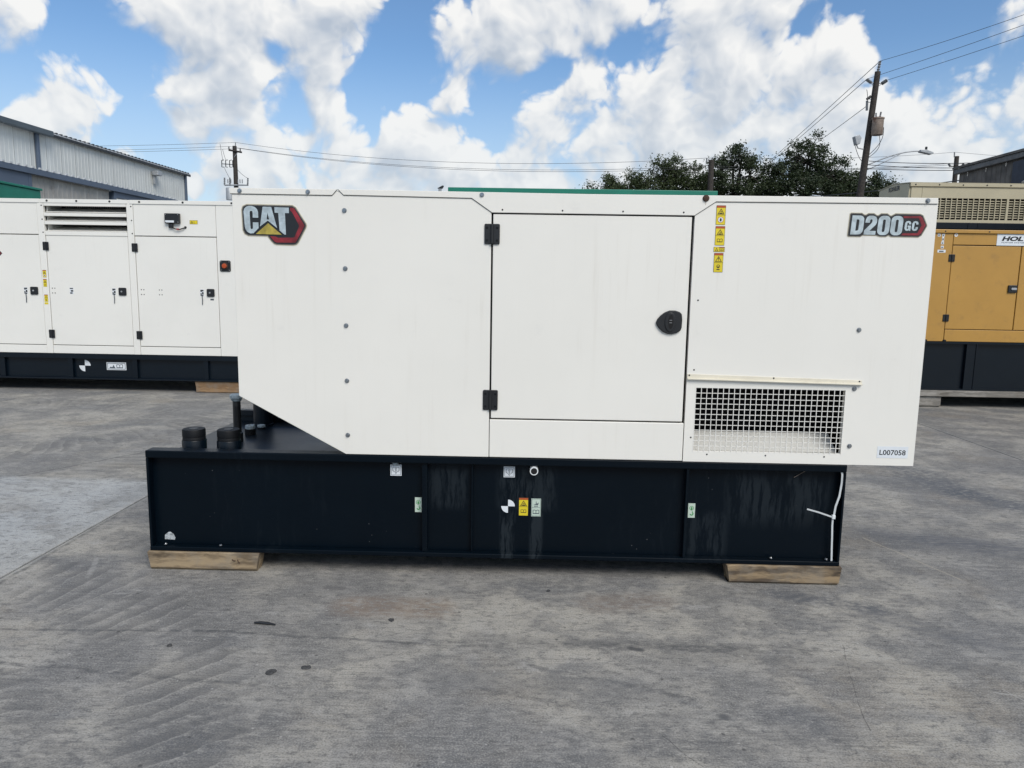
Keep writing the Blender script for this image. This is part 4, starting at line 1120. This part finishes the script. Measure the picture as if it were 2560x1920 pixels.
for x in (5.10, 5.63): bolt(yt, x, 2.178, LY - .02, me=RIV, name='rivet', k=2.2)
MB().box(YX0 - .01, YX1 + .01, LY, LY + 1.6, 2.157, 2.199).build('roof_panel', YELLOW, yg)
MB().box(YX0, YX0 + .03, LY + .036, LY + 1.6, .831, 2.155).build('end_panel', YELLOW, yg)
MB().box(YX0 + .031, YX1, LY + 1.57, LY + 1.598, .831, 2.155).build('rear_panel', YELLOW, yg)
MB().box(YX1 - .03, YX1, LY + .036, LY + 1.569, .831, 2.155).build('end_panel', YELLOW, yg)
for z in (1.857, 1.122): hinge(yd1, 5.215, z, LY - .0005, .074, .088)
la = MB().prism(rrect(5.938, 6.044, 1.446, 1.538, .008), LY - .016, LY + .003).build('latch', BLACK, yd1, bevel=.004)
MB().prism(rrect(5.968, 6.036, 1.478, 1.506, .013), LY - .024, LY - .016).build('latch_lever', GALV, la, bevel=.003)
sg = MB().box(5.740, 6.50, LY - .0035, LY - .0004, 2.0165, 2.154).build('signboard', PAPER, yg)
text('sign_lettering', 'HOLT', 5.797, 2.072, .056, LY - .0045, INK, sg, width=.350, bold=.05, shear=.22, thick=.001)
text('sign_lettering', 'POWER SYSTEMS', 5.795, 2.046, .014, LY - .0045, GREYINK, sg, width=.315, bold=.01, shear=.2, thick=.001)
for (x, z, w_, h_) in ((5.037, 2.132, .034, .034), (5.089, 2.131, .034, .030), (5.089, 2.085, .024, .055), (5.087, 2.038, .034, .034), (5.088, 1.987, .034, .032), (5.084, 1.938, .098, .034)):
    ob = MB().box(x - w_ / 2, x + w_ / 2, LY - .0012, LY - .0003, z - h_ / 2, z + h_ / 2).build('small_label', PAPER, yg)
    MB().box(x - w_ * .3, x + w_ * .25, LY - .0018, LY - .0012, z - h_ * .3, z + h_ * .15).build('label_print', GREYINK if w_ > .03 else INK, ob)
flat('round_label', [circ(5.243, 2.135, .021), circ(5.243, 2.137, .009)], LY - .0012, .0009, PAPER, yg)
for x in (4.99, 5.225): MB().lathe((x, LY + .01, .829), [(.028, 0), (.024, .02), (.008, .026)], 'z', 10).build('rubber_mount', RUBBER, yg)
def plank(x0, x1, z0, z1, lab):
    return timber('pallet_board', x0, x1, LY - .05, LY + .10, z0, z1, LUMBERG, lab, None, .006)
plank(4.66, 8.5, .140, .2148, 'long weathered grey runner board under the ochre generator')
timber('timber_block', 4.70, 5.245, LY - .02, LY + .10, .0, .1395, LUMBERG, 'weathered grey timber block under the ochre generator', 'timbers under the generators', .022)

# ------------------------------------------------------------------ tan set on a tall tank, behind the ochre one
kg = thing('generator_set', (8.6, 10.0, .0), 'tan generator set with gridded vents on a tall black tank', 'generator', 'generators in the back row')
KX0, KX1, KY = 6.336, 11.3, 9.0
MB().box(KX0 + .02, KX1 - .02, KY + .05, KY + 1.7, 0, 2.484).build('fuel_tank', NAVY2, kg, bevel=.01)
MB().box(KX0 - .01, KX1, KY - .005, KY + 1.75, 2.486, 2.588).build('base_frame', NAVY2, kg, bevel=.004)
for x in (7.36, 7.52): MB().box(x - .012, x + .012, KY - .012, KY - .0055, 2.49, 2.585).build('frame_stiffener', NAVY2, kg)
end = [(KY + .02, 2.59), (KY + 1.05, 2.59), (KY + 1.05, 3.218), (KY + .54, 3.266), (KY + .02, 3.218)]
kend = MB().prismx(end, KX0, KX0 + .03).build('end_panel', TAN, kg)
MB().prismx(end, KX1 - .03, KX1).build('end_panel', TAN, kg)
MB().prismx([(KY - .02, 3.222), (KY + .54, 3.268), (KY + 1.08, 3.220), (KY + 1.08, 3.231), (KY + .54, 3.280), (KY - .02, 3.234)], KX0 - .01, KX1 + .01).build('roof', TAN, kg)
krim = MB().box(KX0 + .0, KX1, KY - .02, KY - .0005, 3.166, 3.221).build('roof_trim', TAN, kg, bevel=.006)
for k in range(9): bolt(krim, 6.42 + k * .39, 3.198, KY - .02, me=RIV, name='rivet', k=3.0)
holes = [[(6.50, 2.638), (6.50, 2.984), (7.955, 2.984), (7.955, 2.638)], [(7.99, 2.638), (7.99, 2.984), (9.46, 2.984), (9.46, 2.638)]]
flat('side_panel', [[(KX0 + .031, 2.59), (KX1 - .031, 2.59), (KX1 - .031, 3.165), (KX0 + .031, 3.165)]] + holes, KY, .03, TAN, kg)
MB().box(6.543, 6.547, KY - .001, KY + .002, 2.99, 3.16).build('panel_seam', INKB, kg)
for (x0, x1) in ((6.50, 7.955), (7.99, 9.46)):
    gv = MB()
    nv = int(round((x1 - x0) / .0913))
    for k in range(1, nv): x = x0 + (x1 - x0) * k / nv; gv.box(x - .007, x + .007, KY + .001, KY + .016, 2.636, 2.986)
    for k in range(1, 9): z = 2.638 + .346 * k / 9; gv.box(x0 - .004, x1 + .004, KY + .0165, KY + .028, z - .007, z + .007)
    tag(gv.build('vent_grid', TAN, kg), kind='stuff')
MB().box(6.45, 9.5, KY + .2, KY + .22, 2.60, 3.05).build('vent_back', DARK, kg)
MB().box(KX0 + .04, KX1 - .04, KY + 1.02, KY + 1.049, 2.592, 3.21).build('rear_panel', TAN, kg)
# maker's lettering on the end wall (faces -X)
ke = text('end_lettering', 'KOHLER', 0, 0, .078, 0, INK, kend, width=.38, bold=.03, thick=.002)
off = org(kend)
for v in ke.data.vertices:
    w_ = v.co + off
    v.co = Vector((KX0 - .002 - w_.y, KY + .705 - w_.x, 3.150 + w_.z)) - off
cp = MB().lathe((8.80, 9.55, 3.275), [(.10, 0), (.10, .05), (.22, .06), (.24, .085), (.20, .11), (.06, .13)], 'z', 20).build('exhaust_cap', GALV, kg, smooth=True)

# ------------------------------------------------------------------ teal set standing by the warehouse
tw_ = thing('generator_set', (-13.2, 12.9, 0), 'tall teal generator set parked before the warehouse bay', 'generator')
MB().box(-14.4, -12.02, 10.6, 14.55, .9, 3.53).build('enclosure', TEAL, tw_, bevel=.02)
MB().box(-14.43, -11.99, 10.57, 14.58, 3.531, 3.585).build('roof', TEAL, tw_, bevel=.01)
MB().box(-14.4, -12.0, 10.6, 14.55, .0, .899).build('base_tank', NAVY2, tw_)
for y in (10.8, 12.1, 13.4): MB().box(-12.019, -12.0, y, y + 1.0, 1.1, 3.2).build('door', TEAL, tw_)
for y in (11.4, 12.9, 14.2): MB().lathe((-12.2, y, 3.585), [(.02, 0), (.02, .03), (.008, .04)], 'z', 8).build('roof_bolt', GALV, tw_)

# ------------------------------------------------------------------ grey clad warehouse, left
wh = thing('warehouse', (-20, 25, 0), 'pale grey corrugated metal warehouse with slate blue lean-to eave', 'building')
def clad(name, y0, y1, z0, z1, x, ma, par, pitch=.225, top=None, dep=.011):
    """one profiled sheet in the plane X = x, ribs standing out towards +X; top(y) trims it"""
    prof = []; y = y0; n_ = max(1, int(round((y1 - y0) / pitch))); p = (y1 - y0) / n_
    for k in range(n_):
        a = y0 + k * p; prof += [(a, 0), (a + p * .72, 0), (a + p * .80, dep), (a + p * .92, dep)]
    prof.append((y1, 0))
    vs = []; fs = []
    for (yy, d_) in prof:
        zt = top(yy) if top else z1
        vs += [(x + d_, yy, z0), (x + d_, yy, zt)]
    for k in range(len(prof) - 1): fs.append((2 * k, 2 * k + 2, 2 * k + 3, 2 * k + 1))
    return MB().add(vs, fs).build(name, ma, par)
y = 8.0
while y < 38.0:
    clad('wall_sheet', y + .006, min(y + .9, 38.1) - .006, 0, 7.24, -20, WALLG, wh); y += .9
MB().box(-20.6, -20.04, 7.9, 38.1, 0, 7.2).build('wall_frame', WALLD, wh)
MB().box(-44, -20.05, 38.0, 38.2, 0, 7.2).build('gable_wall', WALLG, wh)
MB().box(-19.99, -19.90, 37.98, 38.12, 0, 7.2).build('corner_trim', BLUEST, wh)
# roof sheet with ribbed edge, gutter on the near length, downpipe
MB().prism([(-19.82, 7.26), (-19.82, 7.32), (-32, 8.6), (-32, 8.54)][::-1], 8, 38.4).build('roof', ROOFM, wh)
MB().prism([(-32, 8.6), (-32, 8.54), (-44.2, 7.26), (-44.2, 7.32)][::-1], 8, 38.4).build('roof', ROOFM, wh)
MB().box(-19.86, -19.815, 27.0, 38.4, 7.17, 7.27).build('eave_trim', INK, wh)
er = MB(); y = 27.0
while y < 38.3: er.box(-19.93, -19.80, y, y + .10, 7.322, 7.37); y += .3
tag(er.build('roof_ribs', INK, wh), kind='stuff')
MB().box(-19.86, -19.62, 8.0, 26.9, 7.12, 7.34).build('gutter', GUTTER, wh, bevel=.02)
MB().box(-19.97, -19.85, 26.2, 26.35, 0, 7.15).build('downpipe', BLUEST, wh, bevel=.02)
# lean-to
EX = -14.72
MB().prism([(EX, 4.60), (EX, 4.68), (-19.95, 5.32), (-19.95, 5.24)][::-1], 8, 27.3).build('lean_to_roof', ROOFM, wh)
rb_ = MB(); y = 8.1
while y < 27.2: rb_.prism([(EX - .02, 4.683), (EX + .03, 4.683), (EX + .03, 4.735), (EX - .02, 4.735)], y, y + .09); y += .3
tag(rb_.build('lean_to_ribs', ROOFM, wh), kind='stuff')
MB().box(EX - .06, EX + .02, 8, 27.3, 4.50, 4.675).build('fascia', BLUEST, wh, bevel=.01)
for (y0, y1, zb) in ((8, 18.85, 4.12), (23.1, 27.3, 4.30)): MB().box(EX - .25, EX - .065, y0, y1, zb, 4.52).build('header_beam', BLUEST, wh)
y = 18.95
while y < 22.9:
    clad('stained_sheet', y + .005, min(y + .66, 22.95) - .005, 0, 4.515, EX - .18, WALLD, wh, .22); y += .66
for y in (18.8, 23.02, 27.15): MB().box(EX - .30, EX - .06, y, y + .14, 0, 4.5).build('column', BLUEST, wh)
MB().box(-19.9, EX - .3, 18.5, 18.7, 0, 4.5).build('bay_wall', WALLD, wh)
# wall lamp
wl = MB().box(-19.93, -19.60, 34.6, 35.0, 6.72, 6.95).build('wall_lamp', GALV, wh, bevel=.03)
MB().box(-19.95, -19.85, 34.7, 34.85, 6.3, 6.72).build('lamp_conduit', GALV, wh)
ld = MB(); ld.tube([(EX + .1, 27.6, 0), (EX + .1, 27.6, 4.60), (EX - .3, 27.9, 4.62), (EX - .3, 27.9, 0)], .035, 8)
ld.build('pipe_hoop', GALV, wh)
wh.rotation_euler = (0, 0, -.0437)

# ------------------------------------------------------------------ weathered brown shed, right
sh = thing('shed', (12, 11, 0), 'weathered dark brown corrugated shed behind the tan generator', 'building')
y = 2.0
while y < 17.5:
    y2 = min(y + .8, 17.58); clad('wall_sheet', y + .004, y2 - .004, 0, 4.70, 12.05, WALLB, sh, .2)
    y += .8
for v_ in ():
    pass
for o in [c for c in sh.children]:
    for v in o.data.vertices: v.co.x = 24.1 - 2 * 12 - (v.co.x) if False else v.co.x - 2 * max(0, v.co.x - .05)
MB().box(12.10, 24, 2, 17.57, 0, 4.6).build('wall_frame', WALLB, sh)
MB().box(11.93, 12.06, 2, 17.66, 4.69, 4.83).build('eave_trim', M('shed_trim', (.13, .13, .13), .6, var=.2), sh, bevel=.02)
MB().prism([(11.9, 4.831), (18, 6.1), (18, 6.16), (11.9, 4.89)], 2, 17.7).build('roof', WALLB, sh)
MB().prism([(18, 6.1), (24.1, 4.831), (24.1, 4.89), (18, 6.16)], 2, 17.7).build('roof', WALLB, sh)
MB().box(11.90, 11.99, 13.6, 15.1, 0, 4.62).build('sliding_door', M('dark_blue_steel', (.02, .026, .045), .6, var=.2), sh)

# ------------------------------------------------------------------ utility poles
def lerp(a, b, t): return a + (b - a) * t
pr = thing('utility_pole', (13.18, 27, 0), 'leaning timber utility pole with rusty transformer and street lamp', 'pole', 'utility poles')
def px(z): return 13.18 + (z / 10.06) * .65
MB().tube([(px(z), 27, z) for z in (0, 2.5, 5, 7.5, 10.06)], [.17, .155, .14, .125, .11], 12).build('pole_shaft', POLE, pr, smooth=True)
def insul(par, p, q, r=.055):
    p, q = Vector(p), Vector(q); b = MB(); n_ = 9; path = []; rad = []
    for k in range(n_):
        path.append(p.lerp(q, k / (n_ - 1))); rad.append(r * (.62 if k % 2 else 1.0))
    return b.tube(path, rad, 10).build('insulator', INSUL, par)
insul(pr, (px(10.1), 27, 10.05), (13.885, 27, 10.45), .06)
for s, (xa, xb, z0, z1) in ((-1, (13.70, 13.42, 9.58, 9.76)), (1, (13.95, 14.20, 9.56, 9.73))):
    insul(pr, (lerp(xa, xb, .35), 27, lerp(z0, z1, .35)), (xb, 27, z1), .075)
    MB().tube([(px(9.62), 27, 9.62), (lerp(xa, xb, .4), 27, lerp(z0, z1, .4))], .02, 6).build('bracket', GALV, pr)
    MB().tube([(px(9.42), 27, 9.42), (lerp(xa, xb, .4), 27, lerp(z0, z1, .4))], .015, 6).build('bracket', GALV, pr)
ft = MB(); ft.tube([(13.52, 27, 8.58), (13.50, 27, 8.95)], .05, 8); fo = ft.build('fuse_cutout', INSUL, pr)
MB().tube([(13.47, 26.97, 9.0), (13.62, 26.97, 9.12)], .05, 8).build('arrester', INK, fo)
for z in (8.9, 9.02): MB().tube([(13.53, 27, z), (px(z), 27, z)], .018, 6).build('bracket', GALV, pr)
tr_ = MB().lathe((13.87, 26.72, 7.57), [(.20, 0), (.215, .02), (.215, .60), (.235, .61), (.235, .66), (.10, .70)], 'z', 20).build('transformer', TRAFO, pr, smooth=True)
insul(tr_, (13.93, 26.72, 8.25), (13.96, 26.72, 8.46), .04); insul(tr_, (13.78, 26.72, 8.25), (13.77, 26.72, 8.42), .035)
MB().box(13.70, 13.86, 26.85, 26.99, 7.75, 7.95).build('mount', GALV, tr_)
fl = MB(); fl.prism([(13.06, 7.55), (13.16, 7.22), (13.30, 7.26), (13.34, 7.50), (13.24, 7.62)], 26.85, 27.12)
fo2 = fl.build('floodlight', GALV, pr, bevel=.02)
MB().tube([(13.22, 27, 7.24), (13.28, 27, 7.12), (px(7.08), 27, 7.05)], .025, 8).build('bracket', GALV, fo2)
arm = []
for k in range(13):
    t = k / 12; arm.append((13.70 + t * 1.95, 27 - .3 * t, 6.45 + .53 * math.sin(t * math.pi / 2 * 1.04)))
la_ = MB().tube(arm, .024, 8).build('lamp_arm', GALV, pr, smooth=True)
MB().prism([(15.60, 6.93), (16.05, 6.84), (16.14, 6.89), (16.10, 6.94), (15.85, 7.02), (15.60, 7.02)], 26.60, 26.82).build('lamp_head', GALV, la_, bevel=.02)
MB().lathe((15.86, 26.7, 7.02), [(.045, 0), (.045, .11), (.03, .13)], 'z', 10).build('photocell', INK, la_)
MB().tube([(px(6.2), 26.95, 6.2), (14.3, 26.8, 6.55), (14.9, 26.8, 6.87)], .018, 6).build('lamp_brace', GALV, la_)
def sag(a, b, d, n=14):
    a, b = Vector(a), Vector(b); return [a.lerp(b, k / n) + Vector((0, 0, -4 * d * (k / n) * (1 - k / n))) for k in range(n + 1)]
for (a, b, d) in (((14.06, 26.6, 7.85), (13.62, 26.95, 6.75), -.02), ((13.9, 26.6, 7.58), (13.66, 26.9, 6.72), .05), ((13.1, 26.9, 7.25), (13.55, 26.95, 6.55), .15), ((13.40, 26.9, 9.35), (13.50, 26.95, 8.9), -.1)):
    pts = sag(a, b, d, 8)
    if a[0] > 13.8: pts = [p + Vector((.22 * math.sin(math.pi * i / 8), 0, 0)) for i, p in enumerate(pts)]
    MB().tube(pts, .012, 5).build('drop_wire', WIRE, pr)

pl2 = thing('utility_pole', (-19.25, 45, 0), 'dark utility pole with crossarm and transformers beside the warehouse corner', 'pole', 'utility poles')
MB().tube([(-19.25, 45, 0), (-19.27, 45, 5), (-19.295, 45, 10.08)], [.19, .165, .135], 10).build('pole_shaft', POLE, pl2, smooth=True)
MB().add(*(lambda b: (b.v, b.f))(MB().tube([(-19.62, 44.82, 9.80), (-18.76, 44.82, 9.66)], .06, 4))).build('crossarm', POLE, pl2)
MB().tube([(-19.27, 44.85, 9.35), (-19.02, 44.83, 9.69)], .02, 5).build('brace', GALV, pl2)
insul(pl2, (-19.24, 45, 10.05), (-19.22, 45, 10.31), .035)
for (x, z) in ((-19.60, 9.85), (-18.86, 9.73)): insul(pl2, (x, 44.82, z), (x, 44.82, z + .17), .05)
MB().tube([(-19.3, 45, 8.90), (-20.15, 45, 8.95)], .035, 6).build('switch_arm', GALV, pl2)
for x in (-20.14, -19.88, -19.62, -19.42):
    cb = MB().tube([(x + .12, 44.9, 8.72), (x, 44.9, 8.72), (x, 44.9, 9.15), (x + .14, 44.9, 9.18)], .028, 6); cb.build('cutout', INK, pl2)
MB().tube([(-19.95, 44.8, 7.56), (-18.40, 44.8, 7.58)], .05, 6).build('transformer_arm', GALV, pl2)
for x in (-19.60, -18.95):
    MB().lathe((x, 44.7, 6.6), [(.24, 0), (.24, .72), (.20, .78), (.08, .80)], 'z', 14).build('transformer', GALV, pl2, smooth=True)
for x in (-19.70, -19.50, -19.05, -18.90, -18.75): insul(pl2, (x, 44.7, 7.68), (x, 44.7, 7.92), .035)
for x in (-19.95, -19.60, -18.42): insul(pl2, (x, 44.75, 7.55), (x + (.02 if x < -19 else .03), 44.75, 8.02), .06)
for (a, b) in (((-20.2, 44.9, 10.18), (-20.05, 44.9, 9.1)), ((-20.05, 44.9, 9.85), (-19.85, 44.9, 9.15)), ((-20.0, 44.9, 8.75), (-19.6, 44.8, 8.0)), ((-19.1, 44.9, 8.55), (-18.40, 44.8, 8.02))):
    MB().tube(sag(a, b, .06, 6), .012, 5).build('drop_wire', WIRE, pl2)

pm = thing('utility_pole', (9.85, 36.5, 0), 'plain dark utility pole rising between the trees', 'pole', 'utility poles')
MB().tube([(9.85, 36.5, 0), (9.73, 36.5, 8.17)], [.18, .15], 10).build('pole_shaft', POLE, pm, smooth=True)
insul(pm, (9.48, 36.5, 8.09), (9.48, 36.5, 8.27), .045); MB().tube([(9.42, 36.5, 8.06), (9.78, 36.5, 8.10)], .025, 6).build('bracket', GALV, pm)
pf = thing('utility_pole', (30.36, 50, 0), 'short dark pole top showing beside the brown shed roof', 'pole', 'utility poles')
MB().tube([(30.4, 50, 0), (30.32, 50, 10.92)], [.20, .15], 10).build('pole_shaft', POLE, pf, smooth=True)
insul(pf, (30.15, 50, 10.85), (30.13, 50, 11.2), .05)
for x in (29.9, 30.75): insul(pf, (x, 50, 10.25), (x + (.1 if x > 30 else -.1), 50, 10.40), .09)
MB().tube([(29.85, 50, 10.22), (30.8, 50, 10.25)], .04, 6).build('crossarm', POLE, pf)

# ------------------------------------------------------------------ overhead lines
def wire(a, b, d, r, label, grp='overhead lines', n=22):
    o_ = MB().tube(sag(a, b, d, n), r, 5).build('power_line', WIRE)
    return tag(o_, label, 'cable', grp)
LW = 'thin overhead line between the crossarm pole and the pole in the trees'
wire((-19.22, 45, 10.31), (9.48, 36.5, 8.27), .72, .010, 'topmost ' + LW)
wire((-19.60, 44.82, 10.02), (9.65, 36.5, 7.88), .72, .010, 'middle ' + LW)
wire((-18.86, 44.82, 9.90), (9.65, 36.5, 7.775), .70, .010, 'lowest ' + LW)
LL = 'thin overhead line running from the crossarm pole behind the warehouse'
wire((-19.22, 45, 10.31), (-52, 45, 10.1), .35, .010, 'topmost ' + LL)
wire((-19.60, 44.82, 10.02), (-52, 45, 9.75), .35, .010, 'middle ' + LL)
wire((-18.86, 44.82, 9.90), (-52, 45, 9.5), .30, .010, 'lowest ' + LL)
LR = 'thin overhead line from the pole in the trees towards the brown shed'
wire((9.48, 36.5, 8.27), (30.13, 50, 11.2), .2, .010, 'topmost ' + LR)
wire((9.65, 36.5, 7.88), (29.8, 50, 10.42), .25, .013, 'middle ' + LR)
wire((9.65, 36.5, 7.775), (30.85, 50, 10.42), .25, .013, 'lowest ' + LR)
wire((30.13, 50, 11.2), (60, 52, 11.0), .4, .010, 'thin overhead line running on from the short pole top over the shed')
def beyond(P, Q, zt):                                # carry the line P->Q seen at Y=27 on to a nearer span at height zt
    P, Q = Vector(P), Vector(Q); E = P + (Q - P) * 4.0
    k = (zt - CAM.z) / (E.z - CAM.z); return CAM + (E - CAM) * k
LT_ = 'line climbing from the leaning pole top over the yard'
for wd, (P, Q) in zip(('topmost ', 'middle ', 'lowest '), (((13.885, 27, 10.47), (16.227, 27, 11.285)), ((13.42, 27, 9.78), (17.494, 27, 11.298)), ((14.20, 27, 9.74), (18.624, 27, 11.309)))):
    wire(P, beyond(P, Q, 10.6), .10, .009, wd + LT_)
LB = 'line dropping from the leaning pole behind the big tree'
def drop(P, Q, Y2):
    P, Q = Vector(P), Vector(Q); E = P + (Q - P) * 2.0
    k = (Y2 - CAM.y) / (E.y - CAM.y); return CAM + (E - CAM) * k
for wd, (P, Q) in zip(('topmost ', 'second ', 'lowest '), (((13.885, 27, 10.47), (10.55, 27, 7.35)), ((13.42, 27, 9.78), (10.8, 27, 7.45)), ((13.50, 27, 8.75), (11.8, 27, 7.5)))):
    wire(P, drop(P, Q, 70), .1, .013, wd + LB)
LC = 'service cable sweeping from the leaning pole above the shed roof'
for wd, (P, Q, d) in zip(('topmost ', 'middle ', 'lowest '), (((13.72, 26.9, 6.60), (19.9, 20, 6.15), .32), ((13.70, 26.9, 6.45), (19.0, 20, 5.75), .25), ((13.68, 26.9, 6.30), (19.0, 20, 5.52), .15))):
    wire(P, Q, d, .013, wd + LC)
wire((13.6, 40, 6.6), (15.6, 16, 5.05), .25, .018, 'thick dark cable rising from the trees to the shed eave')

# ------------------------------------------------------------------ trees beyond the yard
def leafmat(name, a, b):
    ma, n, p = mk(name)
    pos = n.new('ShaderNodeNewGeometry').outputs['Position']
    f = n.ss(n.noise(pos, 1.2, 3), .35, .65)
    g2 = n.noise(pos, 9, 2)
    c = n.mix(f, a, b); c = n.mix(n.ma('MULTIPLY', n.ss(g2, .45, .7), .5), c, tuple(x * 1.7 for x in b))
    n.put(p.inputs['Base Color'], c); p.inputs['Roughness'].default_value = .5
    tr = n.new('ShaderNodeBsdfTranslucent'); n.put(tr.inputs[0], c)
    mx = n.new('ShaderNodeMixShader'); mx.inputs[0].default_value = .22
    n.put(mx.inputs[1], p.outputs[0]); n.put(mx.inputs[2], tr.outputs[0])
    n.put(ma.node_tree.nodes['Material Output'].inputs[0], mx.outputs[0])
    return ma
LEAF = leafmat('oak_leaf', (.020, .034, .013), (.040, .058, .022))
LEAF2 = leafmat('olive_leaf', (.034, .052, .017), (.058, .080, .028))
BARK = M('bark', (.030, .025, .020), .9, var=.4, vs=8)
def tree(x, y, lobes, label, ma, seed, leaves, clumps, ls=.13, droop=.3):
    """lobes: (dx, dz, rx, rz) ellipsoids of the crown about (x, y); limbs run to every lobe and on to its clumps"""
    rr = random.Random(seed)
    t = thing('tree', (x, y, 0), label, 'tree', 'trees beyond the yard')
    br = MB()
    z0 = min(l[1] - l[3] for l in lobes)
    fork = Vector((x, y, max(1.5, z0 - .3)))
    br.tube([(x + rr.uniform(-.1, .1), y, 0), (x + rr.uniform(-.12, .12), y, fork.z * .5), fork], [.30, .24, .19], 9)
    tot = sum(l[2] * l[2] * l[3] for l in lobes)
    cl = []
    for (dx, cz, rx, rz) in lobes:
        c_ = Vector((x + dx, y + rr.uniform(-.4, .4), cz))
        mid = fork.lerp(c_, .5) + Vector((rr.uniform(-.25, .25), rr.uniform(-.3, .3), rr.uniform(-.1, .3)))
        br.tube([fork, mid, c_], [.14, .09, .06], 6)
        nc = max(4, int(clumps * rx * rx * rz / tot))
        for _ in range(nc):
            while True:
                u = Vector((rr.uniform(-1, 1), rr.uniform(-1, 1), rr.uniform(-1, 1)))
                if .30 < u.length < 1: break
            u = u * (.70 + .36 * rr.random()) / max(.55, u.length ** .6)
            q_ = c_ + Vector((u.x * rx, u.y * rx * .9, u.z * rz))
            m_ = c_.lerp(q_, .55) + Vector((rr.uniform(-.12, .12), rr.uniform(-.12, .12), rr.uniform(-.15, .05)))
            br.tube([c_, m_, q_], [.045, .026, .010], 4, cap=False)
            cl.append(q_)
    br.build('trunk', BARK, t)
    vs = []; fs = []
    per = leaves // len(cl)
    off_ = org(t)
    for q_ in cl:
        sx = rr.uniform(.22, .46); sz = sx * rr.uniform(.5, .85)
        twig_ = [Vector((rr.gauss(0, 1), rr.gauss(0, 1), rr.gauss(.25, .8))).normalized() * rr.uniform(.25, .62) for _k in range(4)]
        for k in range(per):
            if k % 3 == 0:
                p_ = q_ + rr.choice(twig_) * rr.random() + Vector((rr.gauss(0, .05), rr.gauss(0, .05), rr.gauss(0, .05)))
            else:
                p_ = q_ + Vector((rr.gauss(0, sx * .6), rr.gauss(0, sx * .6), rr.gauss(0, sz * .6)))
            a_ = Vector((rr.gauss(0, 1), rr.gauss(0, 1), rr.gauss(-droop, .7))).normalized()
            b_ = a_.cross(Vector((rr.gauss(0, 1), rr.gauss(0, 1), rr.gauss(0, 1)))).normalized()
            s_ = ls * rr.uniform(.6, 1.25); n_ = a_.cross(b_) * s_ * .12
            i = len(vs)
            vs += [p_ - a_ * s_ * .5 - off_, p_ + b_ * s_ * .27 + n_ - off_, p_ + a_ * s_ * .5 - off_, p_ - b_ * s_ * .27 + n_ - off_]
            fs += [(i, i + 1, i + 2), (i, i + 2, i + 3)]
    me = bpy.data.meshes.new('crown'); me.from_pydata([tuple(v) for v in vs], [], fs); me.materials.append(ma); me.update()
    link('crown', me, t)
    return t
tree(15.5, 38, [(.0, 8.5, 1.25, 1.15), (-1.2, 7.7, 1.2, .95), (1.2, 7.6, 1.3, 1.0), (-.2, 6.7, 1.9, 1.0), (2.0, 6.7, 1.1, .8), (.3, 9.25, .65, .65), (-2.0, 7.0, .8, .8), (-.6, 4.8, 1.7, 1.1), (1.0, 4.9, 1.6, 1.0)], 'tallest dark rounded oak crown beside the leaning pole', LEAF, 11, 38000, 250, .135)
tree(11.5, 38, [(.3, 8.65, .8, .8), (-.8, 7.95, .95, .6), (.7, 7.6, .95, .8), (-1.2, 7.1, 1.0, .6), (1.6, 7.3, .8, .9), (.1, 6.6, 1.4, .7), (1.9, 6.5, .8, .7), (-.1, 8.3, .6, .5), (-.5, 4.9, 1.4, 1.0), (.9, 4.8, 1.3, 1.0)], 'open dark tree with a peaked crown left of the tallest one', LEAF, 12, 28000, 200, .135)
tree(18.7, 39, [(.3, 7.45, 1.05, .6), (-.9, 7.3, .95, .7), (1.3, 7.0, .8, .55), (0, 6.6, 1.7, .65), (1.6, 7.4, .45, .4), (0, 5.0, 1.6, .9)], 'low dark tree spreading behind the foot of the leaning pole', LEAF, 13, 20000, 145, .135)
tree(8.3, 38, [(-.2, 7.85, .95, .75), (-1.0, 7.5, .7, .5), (.9, 7.3, .95, .7), (0, 6.8, 1.4, .7), (1.4, 6.8, .7, .6), (-.9, 8.05, .5, .4), (0, 5.2, 1.5, 1.0)], 'feathery dark tree left of the plain pole', LEAF2, 14, 20000, 150, .12, -.4)
tree(5.4, 38, [(-.7, 7.0, .75, .55), (.3, 7.1, .8, .6), (1.2, 7.2, .75, .6), (0, 6.5, 1.3, .5), (-.8, 7.35, .35, .4), (0, 5.2, 1.3, .9)], 'small olive tree just over the teal roof', LEAF2, 15, 13000, 120, .12, -.4)
tree(3.5, 38, [(-.1, 6.7, .42, .42), (.35, 6.6, .32, .3), (0, 5.6, .7, .8)], 'tiny tuft of olive treetop set apart over the teal roof', LEAF2, 16, 4500, 50, .12, -.5)
